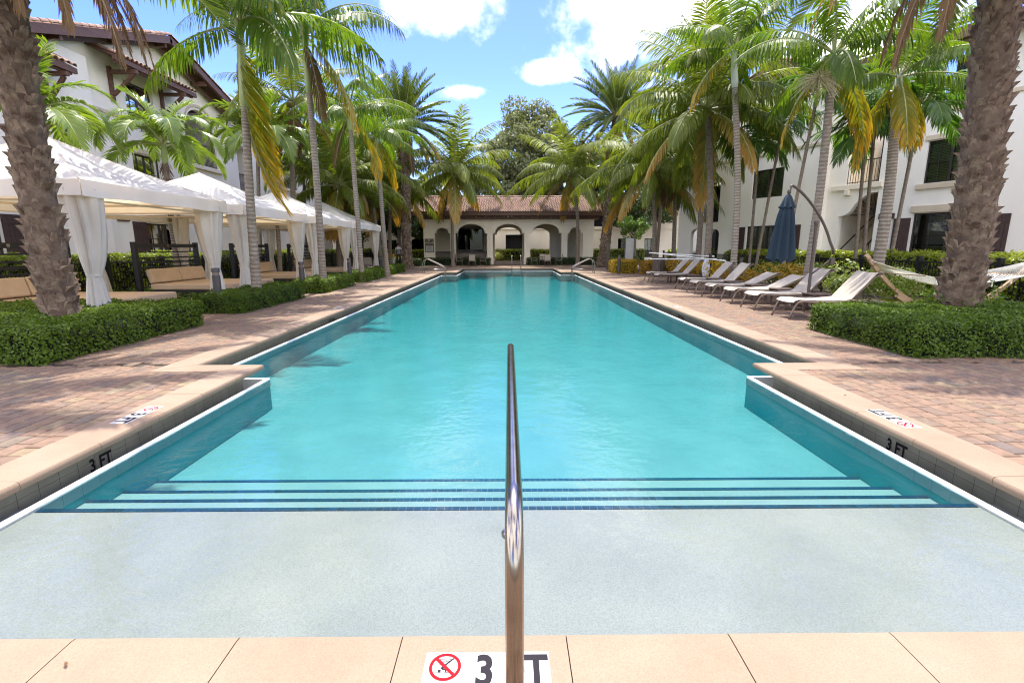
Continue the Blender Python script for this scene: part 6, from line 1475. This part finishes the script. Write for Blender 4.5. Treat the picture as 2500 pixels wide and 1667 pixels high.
# ------------------------------------------------------------------ dining sets, bin, signs, poles, person
def make_chair(label):
    t = thing('dining_chair', label, 'chair', (0, 0, 0), 0, 'dining chairs by the pavilion')
    for s in (-1, 1):
        mb = MB(); mb.tube([(s * .25, -.25, 0), (s * .25, -.23, .42), (s * .25, -.22, .62), (s * .25, .18, .64)], .014, 6); mb.build('leg', M['taupe'], t, smooth=True)
        mb = MB(); mb.tube([(s * .24, .28, 0), (s * .24, .2, .42), (s * .23, .3, .92)], .014, 6); mb.build('leg', M['taupe'], t, smooth=True)
    mb = MB(); mb.bx(-.23, .23, -.23, .21, .41, .43); mb.build('seat', M['sling'], t, bevel=.008)
    mb = MB(); mb.box((0, .265, .68), (.45, .018, .44), 0, Matrix.Rotation(rad(-11), 3, 'X')); mb.build('backrest', M['sling'], t, bevel=.006)
    return t
def make_dtable(label):
    t = thing('dining_table', label, 'table', (0, 0, 0), 0, 'round dining tables near the pavilion')
    mb = MB(); mb.lathe([(.05, .70), (.5, .70), (.52, .71), (.52, .73), (.5, .735), (.05, .735)], (0, 0, 0), 24); mb.build('tabletop', M['bronze'], t, smooth=35)
    for k in range(4): a = k * PI / 2 + .78; mb = MB(); mb.tube([(.42 * math.cos(a), .42 * math.sin(a), 0), (.3 * math.cos(a), .3 * math.sin(a), .4), (.38 * math.cos(a), .38 * math.sin(a), .70)], .016, 6); mb.build('leg', M['bronze'], t, smooth=True)
    return t
ch = make_chair('left-hand chair at the table before the left pavilion arch'); ch.location = (-3.95, 38.9, 0); ch.rotation_euler = (0, 0, PI / 2)
tb = make_dtable('round table before the left pavilion arches'); tb.location = (-3.0, 39.0, 0)
put(ch, (-2.85, 38.1, 0), PI, 'chair with its back to the pool at the left pavilion table'); put(ch, (-2.05, 39.1, 0), -PI / 2, 'right-hand chair at the left pavilion table')
put(tb, (2.95, 39.2, 0), 0, 'round table before the right pavilion arches')
put(ch, (2.05, 39.0, 0), PI / 2, 'left-hand chair at the right pavilion table'); put(ch, (3.05, 38.3, 0), PI, 'chair with its back to the pool at the right pavilion table'); put(ch, (4.05, 39.2, 0), -PI / 2, 'right-hand chair at the right pavilion table'); put(ch, (2.8, 40.1, 0), 0, 'chair behind the right pavilion table, facing the pool')
put(tb, (-8.3, 30.2, 0), 0, 'round table beyond the farthest cabana'); put(ch, (-7.4, 30.3, 0), -PI / 2, 'chair right of the table beyond the farthest cabana'); put(ch, (-8.4, 29.3, 0), PI, 'chair with its back to the camera beyond the farthest cabana'); put(ch, (-9.2, 30.4, 0), PI / 2, 'chair left of the table beyond the farthest cabana')
tr_ = thing('rubbish_bin', 'brown slatted round rubbish bin behind the farthest lounger', 'bin', (7.75, 25.0, 0))
mb = MB(); mb.lathe([(.26, .02), (.28, .03), (.28, .82), (.26, .83)], (0, 0, 0), 24); mb.build('liner', M['dark'], tr_)
for k in range(22): a = 2 * PI * k / 22; mb = MB(); mb.box((.295 * math.cos(a), .295 * math.sin(a), .43), (.02, .07, .8), 0, None, a); mb.build('slat', M['trash'], tr_, bevel=.004)
mb = MB(); mb.lathe([(.2, .84), (.33, .84), (.34, .87), (.3, .93), (.2, .94)], (0, 0, 0), 24); mb.build('lid', M['bollard'], tr_, smooth=35)
sp = thing('standing_sign', 'tall white notice board on a dark post beyond the yellow hedge', 'sign', (7.35, 29.6, 0), -.25)
mb = MB(); mb.bx(-.3, -.24, -.03, .03, 0, 2.05); mb.build('post', M['trash'], sp); mb = MB(); mb.bx(.24, .3, -.03, .03, 0, 2.05); mb.build('post', M['trash'], sp)
mb = MB(); mb.bx(-.235, .235, -.02, .02, .62, 1.98); mb.build('board', M['signwhite'], sp, bevel=.006)
for k in range(9): mb = MB(); mb.bx(-.16, .16 - .05 * (k % 3), -.0225, -.0205, 1.75 - k * .12, 1.78 - k * .12); mb.build('print_line', M['cabframe'], sp)
mb = MB(); mb.tube([(-.2, 0, 2.06), (-.12, 0, 2.14), (0, 0, 2.3), (.12, 0, 2.14), (.2, 0, 2.06)], .03, 8); mb.build('finial', M['teak'], sp, smooth=True)
gp = thing('post', 'plain dark brown post left of the standing sign', 'post', (6.55, 32.0, 0)); mb = MB(); mb.bx(-.1, .1, -.1, .1, 0, 1.75); mb.bx(-.12, .12, -.12, .12, 1.751, 1.8); mb.build('shaft', M['trash'], gp, bevel=.01)
pr_ = thing('pool_pole_rack', 'dark post holding long white pool poles behind the far loungers', 'rack', (8.15, 19.6, 0))
mb = MB(); mb.bx(-.05, .05, -.05, .05, 0, 1.22); mb.build('shaft', M['black'], pr_)
mb = MB(); mb.bar((-.2, 0, 1.0), (.35, 0, 1.0), .05, .05); mb.build('hook_arm', M['black'], pr_)
for a, b, l in (((6.0, 20.6, 1.24), (8.35, 19.2, .96), 'white pool pole sloping down to the right, lowest end at the towel'), ((6.3, 21.8, 1.22), (8.3, 20.2, 1.1), 'white pool pole lying uppermost across the rack'), ((5.95, 20.4, .98), (8.1, 19.5, .985), 'level white pool pole resting lowest on the rack')):
    a, b = V3(*a), V3(*b); mb = MB(); mb.tube([a, b], .018, 8); mb.tube([b, b + (b - a).normalized() * .25], .028, 8); o = mb.build('pool_pole', M['white'], None, org=a, loc=a, smooth=40); tag(o, l, 'pool pole', 'white pool poles')
mb = MB(); seg = 8
for i in range(12):
    z = .97 - i * .062; w = .09 + .07 * math.sin(PI * i / 11)
    for j in range(seg + 1): mb.v.append((-w + 2 * w * j / seg, .03 * math.sin(j * 1.8 + i * .15), z))
for i in range(11):
    for j in range(seg): q = i * (seg + 1) + j; mb.f.append((q, q + 1, q + seg + 2, q + seg + 1)); mb.m.append(0)
o = mb.build('towel', M['towel'], None, smooth=True); o.location = (7.95, 19.45, 0); tag(o, 'pale bluish towel hanging from the white poles behind the loungers', 'towel'); sd = o.modifiers.new('thick', 'SOLIDIFY'); sd.thickness = .012

def person(label, loc, rz):
    t = thing('person', label, 'person', loc, rz)
    J = [(0, 0, .95), (0, 0, 1.12), (0, 0, 1.3), (0, 0, 1.45), (0, -.01, 1.53), (0, -.02, 1.62), (0, -.02, 1.73),
         (.1, 0, .9), (.1, -.02, .5), (.1, .02, .08), (.1, -.12, .04), (-.1, 0, .9), (-.1, .03, .5), (-.1, .08, .08), (-.1, -.06, .04),
         (.18, 0, 1.42), (.24, .02, 1.15), (.25, -.05, .9), (.25, -.07, .8), (-.18, 0, 1.42), (-.24, .02, 1.15), (-.25, -.05, .9), (-.25, -.07, .8)]
    Rd = [.15, .13, .16, .12, .055, .09, .07, .09, .065, .04, .035, .09, .065, .04, .035, .065, .045, .035, .035, .065, .045, .035, .035]
    Ed = [(0, 1), (1, 2), (2, 3), (3, 4), (4, 5), (5, 6), (0, 7), (7, 8), (8, 9), (9, 10), (0, 11), (11, 12), (12, 13), (13, 14), (3, 15), (15, 16), (16, 17), (17, 18), (3, 19), (19, 20), (20, 21), (21, 22)]
    me = bpy.data.meshes.new('body'); me.from_pydata(J, Ed, []); o = link('body', me, t)
    sk = o.modifiers.new('skin', 'SKIN'); ss = o.modifiers.new('sub', 'SUBSURF'); ss.levels = 1; ss.render_levels = 2
    lay = me.skin_vertices[0].data if me.skin_vertices else None
    if lay is None:
        bpy.context.view_layer.objects.active = o; o.select_set(True); bpy.ops.mesh.customdata_skin_add(); lay = me.skin_vertices[0].data
    for i, r in enumerate(Rd): lay[i].radius = (r, r * (.75 if i < 4 else 1))
    lay[0].use_root = True
    me.materials.append(M['skin'])
    m, nt, N, L, P = new_mat('person_colours')
    tc = N.new('ShaderNodeTexCoord'); sp_ = N.new('ShaderNodeSeparateXYZ'); L.new(tc.outputs['Object'], sp_.inputs[0])
    r = N.new('ShaderNodeValToRGB'); r.color_ramp.interpolation = 'CONSTANT'; e = r.color_ramp.elements
    dv = N.new('ShaderNodeMath'); dv.operation = 'DIVIDE'; dv.inputs[1].default_value = 2; L.new(sp_.outputs[2], dv.inputs[0]); L.new(dv.outputs[0], r.inputs[0])
    e[0].position = 0; e[0].color = (.03, .03, .03, 1); e[1].position = .49; e[1].color = (.26, .25, .26, 1)
    for p, c in ((.66, (.75, .72, .72)), (.755, (.30, .16, .11))): q = e.new(p); q.color = rgba(c)
    L.new(r.outputs[0], P.inputs['Base Color']); P.inputs['Roughness'].default_value = .8; me.materials[0] = m
    mb = MB(); mb.lathe([(.001, 1.80), (.06, 1.79), (.095, 1.74), (.1, 1.67), (.085, 1.62)], (0, .015, 0), 12); mb.build('hair', M['hair'], t, smooth=True)
    return t
person('person in white and grey shirt and dark trousers walking beside the far left palm', (-8.35, 37, 0), .2)
for dx, l in ((-.36, 'lime green bag at the left side of the far person'), (.34, 'lime green bag at the right side of the far person')):
    b_ = thing('carry_bag', l, 'bag', (-8.35 + dx, 36.95, .3), .2, 'lime green bags'); mb = MB(); mb.box((0, 0, .22), (.2, .16, .44)); mb.build('pouch', M['lime'], b_, bevel=.04); mb = MB(); mb.tube([(-.07, 0, .44), (-.04, 0, .54), (.04, 0, .54), (.07, 0, .44)], .012, 6); mb.build('handle', M['lime'], b_, smooth=True)

# leaf litter on the deck
rg = np.random.default_rng(77); n = 260
P = np.concatenate([np.stack([rg.uniform(-6, -3.3, n), rg.uniform(2.3, 5.7, n), np.full(n, .012)], 1)[:30], np.stack([rg.uniform(-6.05, -4.1, n), rg.uniform(6, 26, n), np.full(n, .012)], 1)[:110], np.stack([rg.uniform(4.1, 8.2, n), rg.uniform(5.8, 24, n), np.full(n, .012)], 1)[:90], np.stack([rg.uniform(3.3, 6, n), rg.uniform(2.3, 5.7, n), np.full(n, .012)], 1)[:20], np.array([[-1.62, 1.5, .016]])])
tag(link('fallen_leaves', leaf_mesh('fallen_leaves', P, np.tile([0, 0, 1.], (len(P), 1)), .04, M['dead'], 9, .4, jit=.25)), 'dry brown leaf litter on the brick deck', 'leaves', kind='stuff')
